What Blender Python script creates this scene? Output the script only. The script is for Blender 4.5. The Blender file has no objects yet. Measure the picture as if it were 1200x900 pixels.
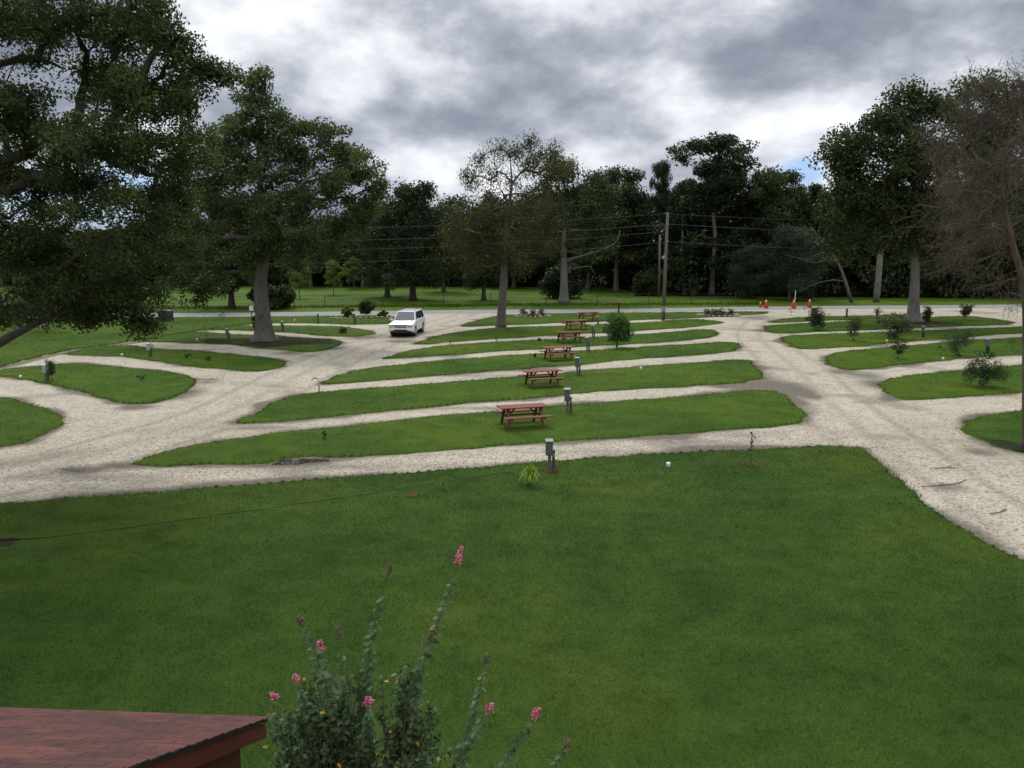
import bpy, bmesh, math, random
import numpy as np
from mathutils import Vector, Matrix
from mathutils.geometry import tessellate_polygon
R = math.radians
random.seed(7); rng = np.random.default_rng(7)
scn = bpy.context.scene
COL = scn.collection
CH = 6.8                                   # eye height above the ground
TH = math.atan(0.162)
CT, ST = math.cos(TH), math.sin(TH)

# ------------------------------------------------------------------ where things stand
def ray(px, py):
    a = (px-600)/1000; b = (450-py)/1000
    return Vector((a, b*ST+CT, b*CT-ST))
def G(px, py, z=0.0):
    d = ray(px, py); t = (CH-z)/-d.z
    return Vector((d.x*t, d.y*t, z))
def P(px, py, Y):
    d = ray(px, py); t = Y/d.y
    return Vector((d.x*t, Y, CH+d.z*t))
def mpp(Y):                                 # metres per photo pixel at distance Y
    return Y/1000*1.0
def height(px, pb, pt):
    g = G(px, pb); return P(px, pt, g.y).z

# ------------------------------------------------------------------ object helpers
def tag(o, label=None, cat=None, group=None, kind=None):
    if label: o['label'] = label
    if cat: o['category'] = cat
    if group: o['group'] = group
    if kind: o['kind'] = kind
    return o
def empty(name, loc, rz=0, label=None, cat=None, group=None, sc=1.0):
    o = bpy.data.objects.new(name, None); COL.objects.link(o)
    o.location = loc; o.rotation_euler = (0, 0, rz); o.scale = (sc, sc, sc)
    o.empty_display_size = 0.2
    return tag(o, label, cat, group)
def copy_tree(o, parent=None):
    c = o.copy(); COL.objects.link(c); c.parent = parent
    for ch in list(o.children): copy_tree(ch, c)
    return c

class MB:
    def __init__(s): s.v = []; s.f = []
    def add(s, vs, fs):
        b = len(s.v); s.v += [tuple(p) for p in vs]; s.f += [tuple(i+b for i in f) for f in fs]
    def box(s, c, d, rot=None, taper=1.0):
        hx, hy, hz = d[0]/2, d[1]/2, d[2]/2
        vs = []
        for z, t in ((-hz, 1), (hz, taper)):
            for x, y in ((-hx, -hy), (hx, -hy), (hx, hy), (-hx, hy)):
                p = Vector((x*t, y*t, z))
                if rot is not None: p = rot @ p
                vs.append(p+Vector(c))
        s.add(vs, [(0,3,2,1),(4,5,6,7),(0,1,5,4),(1,2,6,5),(2,3,7,6),(3,0,4,7)])
    def bar(s, a, b, w, h, up=(0,0,1)):
        a = Vector(a); b = Vector(b); d = (b-a); L = d.length; z = d.normalized()
        x = Vector(up).cross(z)
        if x.length < 1e-4: x = Vector((1,0,0))
        x.normalize(); y = z.cross(x)
        m = Matrix((x, y, z)).transposed()
        s.box((a+b)/2, (w, h, L), m)
    def tube(s, pts, rad, n=8, cap=True):
        pts = [Vector(p) for p in pts]
        if not hasattr(rad, '__len__'): rad = [rad]*len(pts)
        b = len(s.v); ref = None
        for i, p in enumerate(pts):
            t = (pts[min(i+1, len(pts)-1)]-pts[max(i-1, 0)])
            if t.length < 1e-6: t = Vector((0,0,1))
            t.normalize()
            if ref is None: ref = Vector((1,0,0)) if abs(t.x) < 0.9 else Vector((0,1,0))
            u = (ref - t*ref.dot(t)); u.normalize(); ref = u; w = t.cross(u)
            for k in range(n):
                a = 2*math.pi*k/n
                q = p+(u*math.cos(a)+w*math.sin(a))*rad[i]
                s.v.append(tuple(q))
        for i in range(len(pts)-1):
            for k in range(n):
                k2 = (k+1) % n
                s.f.append((b+i*n+k, b+i*n+k2, b+(i+1)*n+k2, b+(i+1)*n+k))
        if cap:
            s.f.append(tuple(b+k for k in range(n))[::-1])
            s.f.append(tuple(b+(len(pts)-1)*n+k for k in range(n)))
    def lathe(s, prof, n=16, c=(0,0,0)):
        b = len(s.v); c = Vector(c)
        for r, z in prof:
            for k in range(n):
                a = 2*math.pi*k/n; s.v.append((c.x+r*math.cos(a), c.y+r*math.sin(a), c.z+z))
        for i in range(len(prof)-1):
            for k in range(n):
                k2 = (k+1) % n
                s.f.append((b+i*n+k, b+i*n+k2, b+(i+1)*n+k2, b+(i+1)*n+k))
        s.f.append(tuple(b+k for k in range(n))[::-1]); s.f.append(tuple(b+(len(prof)-1)*n+k for k in range(n)))
    def blob(s, c, r, sq=(1,1,1), seed=0, rough=0.2):
        bm = bmesh.new(); bmesh.ops.create_icosphere(bm, subdivisions=1, radius=1)
        rr = random.Random(seed); b = len(s.v)
        for v in bm.verts:
            k = r*(1+rr.uniform(-rough, rough)); s.v.append((c[0]+v.co.x*k*sq[0], c[1]+v.co.y*k*sq[1], c[2]+v.co.z*k*sq[2]))
        for f in bm.faces: s.f.append(tuple(b+v.index for v in f.verts))
        bm.free()
    def build(s, name, mat, parent=None, smooth=False, bevel=0):
        me = bpy.data.meshes.new(name); me.from_pydata(s.v, [], s.f)
        if isinstance(mat, (list, tuple)):
            for m in mat: me.materials.append(m)
        else: me.materials.append(mat)
        if bevel:
            bm = bmesh.new(); bm.from_mesh(me)
            bmesh.ops.remove_doubles(bm, verts=bm.verts, dist=1e-5)
            bmesh.ops.recalc_face_normals(bm, faces=bm.faces)
            es = [e for e in bm.edges if len(e.link_faces) == 2 and e.calc_face_angle(0) > 0.5]
            bmesh.ops.bevel(bm, geom=es, offset=bevel, segments=2, affect='EDGES', profile=0.6)
            bm.to_mesh(me); bm.free()
        if smooth:
            me.polygons.foreach_set('use_smooth', [True]*len(me.polygons))
        me.update()
        o = bpy.data.objects.new(name, me); COL.objects.link(o); o.parent = parent
        return o

def np_mesh(name, V, nper, mat, parent=None, var=None, smooth=False):
    """V: (F*nper,3) vertices of separate faces with nper corners each."""
    V = np.asarray(V, dtype=np.float32); nv = len(V); nf = nv//nper
    me = bpy.data.meshes.new(name)
    me.vertices.add(nv); me.vertices.foreach_set('co', V.ravel())
    me.loops.add(nv); me.loops.foreach_set('vertex_index', np.arange(nv, dtype=np.int32))
    me.polygons.add(nf)
    me.polygons.foreach_set('loop_start', np.arange(0, nv, nper, dtype=np.int32))
    try: me.polygons.foreach_set('loop_total', np.full(nf, nper, dtype=np.int32))
    except Exception: pass
    me.update(calc_edges=True)
    if var is not None:
        a = me.attributes.new('var', 'FLOAT', 'FACE'); a.data.foreach_set('value', np.asarray(var, dtype=np.float32))
    me.materials.append(mat)
    o = bpy.data.objects.new(name, me); COL.objects.link(o); o.parent = parent
    return o

# ------------------------------------------------------------------ materials
def new_mat(name):
    m = bpy.data.materials.new(name); m.use_nodes = True
    nt = m.node_tree; nt.nodes.clear()
    return m, nt, nt.nodes, nt.links
def N(nt, t, **kw):
    n = nt.nodes.new(t)
    for k, v in kw.items():
        if k in ('inp',):
            for a, b in v.items(): n.inputs[a].default_value = b
        else: setattr(n, k, v)
    return n
class _R: pass
def ramp(nt, stops, interp='LINEAR'):
    mxv = max(max(c) for p, c in stops); k = mxv if mxv > 1 else 1.0
    r = nt.nodes.new('ShaderNodeValToRGB'); e = r.color_ramp; e.interpolation = interp
    while len(e.elements) > 1: e.elements.remove(e.elements[0])
    cc = lambda c: (*[v/k for v in c], 1)
    e.elements[0].position = stops[0][0]; e.elements[0].color = cc(stops[0][1])
    for p, c in stops[1:]:
        x = e.elements.new(p); x.color = cc(c)
    if k == 1.0: return r
    v = nt.nodes.new('ShaderNodeVectorMath'); v.operation = 'SCALE'; v.inputs['Scale'].default_value = k
    nt.links.new(r.outputs[0], v.inputs[0]); o = _R(); o.inputs = r.inputs; o.outputs = v.outputs
    return o
def mixc(nt, fac, a, b, mode='MIX'):
    m = nt.nodes.new('ShaderNodeMix'); m.data_type = 'RGBA'; m.blend_type = mode
    for k, v in (('Factor', fac),):
        if isinstance(v, (int, float)): m.inputs[0].default_value = v
        else: nt.links.new(v, m.inputs[0])
    for i, v in ((6, a), (7, b)):
        if isinstance(v, tuple): m.inputs[i].default_value = (*v, 1)
        else: nt.links.new(v, m.inputs[i])
    return m.outputs[2]
def mth(nt, op, a, b=None, clamp=False):
    m = nt.nodes.new('ShaderNodeMath'); m.operation = op; m.use_clamp = clamp
    for i, v in ((0, a), (1, b)):
        if v is None: continue
        if isinstance(v, (int, float)): m.inputs[i].default_value = v
        else: nt.links.new(v, m.inputs[i])
    return m.outputs[0]
def noise(nt, scale, detail=4, rough=0.55, coord=None, vec=None, dist=0.0):
    n = nt.nodes.new('ShaderNodeTexNoise'); n.inputs['Scale'].default_value = scale
    n.inputs['Detail'].default_value = detail; n.inputs['Roughness'].default_value = rough
    n.inputs['Distortion'].default_value = dist
    if vec is None:
        tc = nt.nodes.new('ShaderNodeTexCoord'); vec = tc.outputs[coord or 'Object']
    nt.links.new(vec, n.inputs['Vector'])
    return n.outputs['Fac']
def simple(name, col, rough=0.6, metal=0.0, var=0.15, scale=6.0, bump=0.0, spec=None, stretch=None, col2=None):
    m, nt, nd, ln = new_mat(name)
    tc = nd.new('ShaderNodeTexCoord'); vec = tc.outputs['Object']
    if stretch:
        mp = nd.new('ShaderNodeMapping'); mp.inputs['Scale'].default_value = stretch
        ln.new(vec, mp.inputs['Vector']); vec = mp.outputs[0]
    f = noise(nt, scale, 6, 0.65, vec=vec)
    lo = tuple(c*(1-var) for c in col) if col2 is None else col2
    hi = tuple(min(1, c*(1+var)) for c in col)
    r = ramp(nt, [(0.3, lo), (0.7, hi)]); ln.new(f, r.inputs[0])
    b = nd.new('ShaderNodeBsdfPrincipled'); ln.new(r.outputs[0], b.inputs['Base Color'])
    b.inputs['Roughness'].default_value = rough; b.inputs['Metallic'].default_value = metal
    if spec is not None: b.inputs['Specular IOR Level'].default_value = spec
    if bump:
        bp = nd.new('ShaderNodeBump'); bp.inputs['Strength'].default_value = 0.8; bp.inputs['Distance'].default_value = bump
        ln.new(f, bp.inputs['Height']); ln.new(bp.outputs[0], b.inputs['Normal'])
    o = nd.new('ShaderNodeOutputMaterial'); ln.new(b.outputs[0], o.inputs[0])
    return m
def leafmat(name, dark, mid, light, trans=0.35, patch=0.25, gloss=0.5):
    m, nt, nd, ln = new_mat(name)
    at = N(nt, 'ShaderNodeAttribute', attribute_name='var')
    n1 = noise(nt, patch, 3)
    f = mth(nt, 'ADD', at.outputs['Fac'], mth(nt, 'MULTIPLY', mth(nt, 'SUBTRACT', n1, 0.5), 0.9), clamp=True)
    r = ramp(nt, [(0.1, dark), (0.5, mid), (0.95, light)]); ln.new(f, r.inputs[0])
    b = nd.new('ShaderNodeBsdfPrincipled'); ln.new(r.outputs[0], b.inputs['Base Color'])
    b.inputs['Roughness'].default_value = gloss; b.inputs['Specular IOR Level'].default_value = 0.18
    t = nd.new('ShaderNodeBsdfTranslucent'); ln.new(mixc(nt, 1.0, r.outputs[0], (1.1, 1.25, 0.5), 'MULTIPLY'), t.inputs[0])
    mx = nd.new('ShaderNodeMixShader'); mx.inputs[0].default_value = trans
    ln.new(b.outputs[0], mx.inputs[1]); ln.new(t.outputs[0], mx.inputs[2])
    o = nd.new('ShaderNodeOutputMaterial'); ln.new(mx.outputs[0], o.inputs[0])
    return m

M = {}
M['leaf_near'] = leafmat('leaf_near', (.030,.043,.016), (.054,.075,.026), (.098,.122,.042), patch=.5)
M['leaf_oak'] = leafmat('leaf_oak', (.034,.050,.020), (.060,.087,.031), (.108,.138,.050), patch=.2)
M['leaf_dark'] = leafmat('leaf_dark', (.019,.029,.013), (.033,.047,.020), (.058,.076,.029), patch=.12, trans=.25)
M['leaf_mid'] = leafmat('leaf_mid', (.026,.037,.014), (.044,.060,.021), (.074,.092,.033), patch=.15, trans=.3)
M['leaf_grey'] = leafmat('leaf_grey', (.026,.036,.021), (.042,.057,.033), (.070,.090,.052), patch=.2, trans=.2)
M['leaf_cypress'] = leafmat('leaf_cypress', (.030,.036,.012), (.055,.062,.018), (.10,.085,.030), patch=.25, trans=.35)
M['leaf_bright'] = leafmat('leaf_bright', (.035,.080,.022), (.060,.125,.032), (.10,.18,.045), patch=1.0)
M['leaf_yellow'] = leafmat('leaf_yellow', (.06,.095,.02), (.10,.155,.03), (.16,.21,.045), patch=.5)
M['leaf_lime'] = leafmat('leaf_lime', (.10,.17,.02), (.22,.32,.04), (.38,.45,.08), patch=2.0)
M['leaf_shrub'] = leafmat('leaf_shrub', (.028,.048,.022), (.050,.078,.034), (.085,.115,.052), patch=.8)
M['leaf_red'] = leafmat('leaf_red', (.05,.025,.02), (.10,.045,.035), (.17,.08,.06), patch=2.0)
M['leaf_dead'] = leafmat('leaf_dead', (.045,.035,.026), (.075,.06,.044), (.12,.10,.075), patch=.6)
M['leaf_myrtle'] = leafmat('leaf_myrtle', (.036,.066,.026), (.074,.120,.048), (.15,.20,.105), patch=3.0, gloss=.6)
M['leaf_orange'] = leafmat('leaf_orange', (.25,.12,.02), (.45,.22,.03), (.6,.32,.05), patch=5)
M['petal'] = leafmat('petal', (.50,.09,.22), (.66,.19,.34), (.80,.38,.50), patch=20)
M['seed'] = simple('seed', (.11,.10,.04), .7, scale=20)
def barkmat(name, dark, light, sc=1.0):
    m, nt, nd, ln = new_mat(name)
    tc = nd.new('ShaderNodeTexCoord'); mp = nd.new('ShaderNodeMapping'); mp.inputs['Scale'].default_value = (5*sc, 5*sc, .9*sc)
    ln.new(tc.outputs['Object'], mp.inputs[0])
    f = noise(nt, 1.6, 8, .7, vec=mp.outputs[0], dist=.6); g = noise(nt, .7, 4, .6)
    h = mth(nt, 'ADD', mth(nt, 'MULTIPLY', f, .75), mth(nt, 'MULTIPLY', g, .3))
    r = ramp(nt, [(.35, dark), (.62, light)]); ln.new(h, r.inputs[0])
    b = nd.new('ShaderNodeBsdfPrincipled'); ln.new(r.outputs[0], b.inputs['Base Color']); b.inputs['Roughness'].default_value = .9
    bp = nd.new('ShaderNodeBump'); bp.inputs['Distance'].default_value = .05; bp.inputs['Strength'].default_value = 1
    ln.new(f, bp.inputs['Height']); ln.new(bp.outputs[0], b.inputs['Normal'])
    o = nd.new('ShaderNodeOutputMaterial'); ln.new(b.outputs[0], o.inputs[0]); return m
M['bark_dark'] = barkmat('bark_dark', (.025,.02,.016), (.07,.06,.05))
M['bark_grey'] = barkmat('bark_grey', (.05,.043,.036), (.155,.137,.115))
M['bark_pale'] = barkmat('bark_pale', (.075,.066,.056), (.215,.195,.17))
M['bark_dead'] = barkmat('bark_dead', (.048,.035,.024), (.135,.102,.074))
M['stem'] = simple('stem', (.10,.07,.045), .8, scale=20)
M['redwood'] = simple('redwood', (.15,.037,.019), .75, var=.3, scale=3, bump=.004, stretch=(1,12,12))
M['barn_red'] = simple('barn_red', (.10,.016,.011), .65, var=.2, scale=2)
M['barn_trim'] = simple('barn_trim', (.022,.014,.012), .6)
M['ped_grey'] = simple('ped_grey', (.10,.12,.112), .5, var=.15, scale=8)
M['ped_mid'] = simple('ped_mid', (.15,.17,.165), .5, var=.15, scale=8)
M['ped_light'] = simple('ped_light', (.34,.40,.40), .5, var=.12, scale=8)
M['ped_dark'] = simple('ped_dark', (.02,.02,.02), .5)
M['post_wood'] = simple('post_wood', (.085,.06,.042), .85, var=.35, scale=5, stretch=(6,6,1), bump=.01)
M['pole_wood'] = simple('pole_wood', (.13,.105,.085), .85, var=.3, scale=4, stretch=(5,5,.5), bump=.01)
M['metal'] = simple('metal', (.35,.35,.34), .45, metal=.6)
M['wire'] = simple('wire', (.06,.06,.06), .7, spec=.2)
M['white'] = simple('white', (.78,.78,.76), .5, var=.05)
M['car_white'] = simple('car_white', (.76,.77,.78), .25, var=.03, scale=2)
M['rubber'] = simple('rubber', (.02,.02,.02), .8)
M['black_trim'] = simple('black_trim', (.025,.026,.028), .5)
M['rim'] = simple('rim', (.45,.45,.46), .35, metal=.7)
M['orange'] = simple('orange', (.80,.11,.03), .6, var=.12, scale=5)
M['tape'] = simple('tape', (.38,.09,.045), .7)
M['terracotta'] = simple('terracotta', (.08,.018,.013), .7)
M['bin'] = simple('bin', (.03,.035,.045), .55)
M['mulch'] = simple('mulch', (.13,.055,.034), .95, var=.5, scale=14, bump=.03)
M['stone'] = simple('stone', (.30,.26,.22), .9, var=.4, scale=3, bump=.02)
M['concrete'] = simple('concrete', (.42,.40,.37), .9, var=.2, scale=6, bump=.005)
def glassmat(name, col, rough=.05):
    m, nt, nd, ln = new_mat(name)
    b = nd.new('ShaderNodeBsdfPrincipled'); b.inputs['Base Color'].default_value = (*col, 1)
    f = noise(nt, 2, 2); r = ramp(nt, [(0, (rough,)*3), (1, (rough*1.6,)*3)]); ln.new(f, r.inputs[0]); ln.new(r.outputs[0], b.inputs['Roughness'])
    b.inputs['Specular IOR Level'].default_value = 1.0
    o = nd.new('ShaderNodeOutputMaterial'); ln.new(b.outputs[0], o.inputs[0]); return m
M['glass'] = glassmat('glass', (.012,.014,.016))
M['windscreen'] = glassmat('windscreen', (.035,.045,.05), .06)
M['lamp_clear'] = glassmat('lamp_clear', (.45,.43,.40), .12)
M['lamp_amber'] = glassmat('lamp_amber', (.55,.30,.15), .15)
M['water'] = glassmat('water', (.05,.042,.03), .03)

def grassmat(name, base=False, tint=(1,1,1)):
    m, nt, nd, ln = new_mat(name)
    tc = nd.new('ShaderNodeTexCoord'); ob = tc.outputs['Object']
    big = noise(nt, .12, 4, .6, vec=ob); mid = noise(nt, .9, 5, .65, vec=ob); fine = noise(nt, 20, 5, .7, vec=ob)
    t = lambda c: tuple(a*b for a, b in zip(c, tint))
    if base:
        f = mth(nt, 'ADD', mth(nt, 'MULTIPLY', fine, .65), mth(nt, 'MULTIPLY', mid, .35))
        r = ramp(nt, [(.3, t((.028,.056,.007))), (.5, t((.046,.088,.011))), (.72, t((.068,.118,.017)))]); ln.new(f, r.inputs[0])
    else:
        at = N(nt, 'ShaderNodeAttribute', attribute_name='var')
        f = mth(nt, 'ADD', mth(nt, 'MULTIPLY', at.outputs['Fac'], .75), mth(nt, 'MULTIPLY', mid, .3))
        r = ramp(nt, [(.1, t((.034,.068,.008))), (.5, t((.053,.104,.012))), (.86, t((.082,.142,.020))), (.985, t((.17,.22,.08)))]); ln.new(f, r.inputs[0])
    # worn, browner or fresher patches of turf
    r2 = ramp(nt, [(.34, (.66,.78,.80)), (.5, (1,1,1)), (.64, (1.38,1.14,.95))]); ln.new(big, r2.inputs[0])
    c = mixc(nt, 1.0, r.outputs[0], r2.outputs[0], 'MULTIPLY')
    r3 = ramp(nt, [(.30, (.80,.84,.85)), (.55, (1,1,1)), (.75, (1.12,1.05,.9))]); ln.new(mid, r3.inputs[0])
    c = mixc(nt, 1.0, c, r3.outputs[0], 'MULTIPLY')
    b = nd.new('ShaderNodeBsdfPrincipled'); ln.new(c, b.inputs['Base Color']); b.inputs['Roughness'].default_value = .7
    b.inputs['Specular IOR Level'].default_value = .04
    o = nd.new('ShaderNodeOutputMaterial')
    if base:
        bp = nd.new('ShaderNodeBump'); bp.inputs['Distance'].default_value = .06; bp.inputs['Strength'].default_value = 1
        ln.new(fine, bp.inputs['Height']); ln.new(bp.outputs[0], b.inputs['Normal']); ln.new(b.outputs[0], o.inputs[0])
    else:
        tr = nd.new('ShaderNodeBsdfTranslucent'); ln.new(c, tr.inputs[0])
        mx = nd.new('ShaderNodeMixShader'); mx.inputs[0].default_value = .3
        ln.new(b.outputs[0], mx.inputs[1]); ln.new(tr.outputs[0], mx.inputs[2]); ln.new(mx.outputs[0], o.inputs[0])
    return m
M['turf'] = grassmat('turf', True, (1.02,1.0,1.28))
M['blade'] = grassmat('blade', tint=(1.05,1.02,1.3))  # near lawn: darker tint, cloud shade put into the colour
M['blade_lit'] = grassmat('blade_lit', tint=(1.45,1.32,1.15))  # same grass tinted brighter, painted as lying outside the cloud shade
M['turf_lit'] = grassmat('turf_lit', True, (1.25,1.2,1.0))  # strip turf: lit copy of the near turf, brightness painted by tint
M['field'] = grassmat('field', True, (1.35, 1.22, 1.0))

def gravelmat():
    m, nt, nd, ln = new_mat('gravel')
    tc = nd.new('ShaderNodeTexCoord'); ob = tc.outputs['Object']
    at = N(nt, 'ShaderNodeAttribute', attribute_name='dirt'); dirt = at.outputs['Fac']
    big = noise(nt, .13, 6, .65, vec=ob, dist=.6); mid = noise(nt, .8, 9, .72, vec=ob); fine = noise(nt, 16, 4, .8, vec=ob)
    vo = nd.new('ShaderNodeTexVoronoi'); vo.inputs['Scale'].default_value = 13; ln.new(ob, vo.inputs['Vector'])
    sp = nd.new('ShaderNodeSeparateColor'); ln.new(vo.outputs['Color'], sp.inputs[0])
    r = ramp(nt, [(.30, (.225,.19,.133)), (.47, (.335,.297,.222)), (.64, (.405,.367,.285))])
    f = mth(nt, 'ADD', mth(nt, 'MULTIPLY', mid, .6), mth(nt, 'MULTIPLY', big, .4)); ln.new(f, r.inputs[0])
    r2 = ramp(nt, [(.0, (.45,.42,.38)), (.12, (.82,.80,.78)), (.5, (1,1,1)), (1, (1.25,1.24,1.22))]); ln.new(sp.outputs[0], r2.inputs[0])
    c = mixc(nt, 1.0, r.outputs[0], r2.outputs[0], 'MULTIPLY')
    # damp soil showing through at the verges and in pot-holes
    k = mth(nt, 'ADD', mth(nt, 'MULTIPLY', mth(nt, 'SUBTRACT', mid, .5), 1.6), mth(nt, 'MULTIPLY', mth(nt, 'SUBTRACT', fine, .5), 1.5))
    dd = mth(nt, 'ADD', dirt, mth(nt, 'MULTIPLY', k, mth(nt, 'ADD', mth(nt, 'MULTIPLY', dirt, 1.1), .03)), clamp=True)
    rd = ramp(nt, [(.15, (0,0,0)), (.52, (1,1,1))]); ln.new(dd, rd.inputs[0])
    soil = ramp(nt, [(.3, (.045,.034,.024)), (.7, (.12,.095,.066))]); ln.new(fine, soil.inputs[0])
    c = mixc(nt, mth(nt, 'MULTIPLY', rd.outputs[0], .93), c, soil.outputs[0])
    b = nd.new('ShaderNodeBsdfPrincipled'); ln.new(c, b.inputs['Base Color']); b.inputs['Roughness'].default_value = .9
    bp = nd.new('ShaderNodeBump'); bp.inputs['Distance'].default_value = .02; bp.inputs['Strength'].default_value = .7
    h = mth(nt, 'ADD', mth(nt, 'MULTIPLY', sp.outputs[0], .5), mid)
    ln.new(h, bp.inputs['Height']); ln.new(bp.outputs[0], b.inputs['Normal'])
    o = nd.new('ShaderNodeOutputMaterial'); ln.new(b.outputs[0], o.inputs[0]); return m
M['gravel'] = gravelmat()
M['asphalt'] = simple('asphalt', (.20,.195,.185), .9, var=.18, scale=1.2, bump=.004)
M['soil'] = simple('soil', (.030,.026,.016), 1.0, spec=.05, var=.5, scale=4, bump=.03)
def shinglemat():
    m, nt, nd, ln = new_mat('shingle')
    tc = nd.new('ShaderNodeTexCoord'); ob = tc.outputs['Object']
    br = nd.new('ShaderNodeTexBrick'); ln.new(ob, br.inputs['Vector']); br.offset = .5
    for k, v in (('Scale', 1.0), ('Brick Width', .30), ('Row Height', .14), ('Mortar Size', .006), ('Mortar Smooth', .0)): br.inputs[k].default_value = v
    br.inputs['Color1'].default_value = (.120,.036,.026,1); br.inputs['Color2'].default_value = (.078,.026,.020,1); br.inputs['Mortar'].default_value = (.014,.008,.008,1)
    big = noise(nt, 1.6, 5, .65, vec=ob, dist=1.0); fine = noise(nt, 90, 2, .6, vec=ob)
    r = ramp(nt, [(.38, (.52,.52,.55)), (.6, (1.15,1.1,1.08))]); ln.new(big, r.inputs[0])
    r2 = ramp(nt, [(.3, (.7,.7,.7)), (.7, (1.25,1.25,1.25))]); ln.new(fine, r2.inputs[0])
    c = mixc(nt, 1.0, br.outputs[0], r.outputs[0], 'MULTIPLY'); c = mixc(nt, 1.0, c, r2.outputs[0], 'MULTIPLY')
    b = nd.new('ShaderNodeBsdfPrincipled'); ln.new(c, b.inputs['Base Color']); b.inputs['Roughness'].default_value = .9
    bp = nd.new('ShaderNodeBump'); bp.inputs['Distance'].default_value = .01; ln.new(fine, bp.inputs['Height']); ln.new(bp.outputs[0], b.inputs['Normal'])
    o = nd.new('ShaderNodeOutputMaterial'); ln.new(b.outputs[0], o.inputs[0]); return m
M['shingle'] = shinglemat()

# ------------------------------------------------------------------ ground, road, drive, lawns
def polyline_px(pts): return [G(x, y) for x, y in pts]
def catmull(pts, step=0.45, closed=True):
    out = []; n = len(pts)
    rngi = range(n) if closed else range(n-1)
    for i in rngi:
        if closed: p0, p1, p2, p3 = pts[i-1], pts[i], pts[(i+1) % n], pts[(i+2) % n]
        else: p0, p1, p2, p3 = pts[max(i-1,0)], pts[i], pts[i+1], pts[min(i+2,n-1)]
        L = (p2-p1).length; k = max(1, min(60, int(L/step)))
        d0 = max((p1-p0).length, 1e-3)**.5; d1 = max(L, 1e-3)**.5; d2 = max((p3-p2).length, 1e-3)**.5
        for j in range(k):
            t = j/k
            m1 = ((p1-p0)/d0-(p2-p0)/(d0+d1)+(p2-p1)/d1)*d1 if (p1-p0).length > 1e-3 else (p2-p1)
            m2 = ((p2-p1)/d1-(p3-p1)/(d1+d2)+(p3-p2)/d2)*d1 if (p3-p2).length > 1e-3 else (p2-p1)
            t2, t3 = t*t, t*t*t
            out.append(p1*(2*t3-3*t2+1)+m1*(t3-2*t2+t)+p2*(-2*t3+3*t2)+m2*(t3-t2))
    if not closed: out.append(pts[-1])
    return out

mb = MB()
mb.add([(-900,-40,0),(900,-40,0),(900,1500,0),(-900,1500,0)], [(0,1,2,3)])
tag(mb.build('ground', M['field']), 'flat green grassland reaching to the wood', kind='structure')

road_near = [(-400,374.5),(-100,373.5),(100,372.5),(297,371),(439,369),(600,367.2),(760,366),(900,363.5),(1195,361),(1500,359)]
road_far = [(-400,370.5),(-100,369.8),(100,369),(297,368),(439,366),(600,363.5),(760,362.2),(900,360),(1195,357.8),(1500,356.2)]
rn = polyline_px(road_near); rf = polyline_px(road_far)
rn = [rn[0]+(rn[0]-rn[1])*6]+rn+[rn[-1]+(rn[-1]-rn[-2])*6]; rf = [rf[0]+(rf[0]-rf[1])*6]+rf+[rf[-1]+(rf[-1]-rf[-2])*6]
rn = catmull(rn, 2, False)
# keep the road a steady width
cx = [p for p in rn]
mb = MB(); vs = []; n = len(cx)
for i, p in enumerate(cx):
    t = (cx[min(i+1,n-1)]-cx[max(i-1,0)]).normalized(); s = Vector((-t.y, t.x, 0))
    for w, z in ((-.0, .012), (.25, .05), (2.4, .085), (4.6, .05), (4.85, .012)): vs.append(Vector((p.x, p.y, 0))+s*w+Vector((0,0,z)))
fs = [(i*5+k, (i+1)*5+k, (i+1)*5+k+1, i*5+k+1) for i in range(n-1) for k in range(4)]
mb.add(vs, fs)
tag(mb.build('road', M['asphalt'], smooth=True), 'grey two lane road crossing behind the campsite', kind='structure')
road_xy = np.array([(p.x, p.y) for p in cx])

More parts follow.
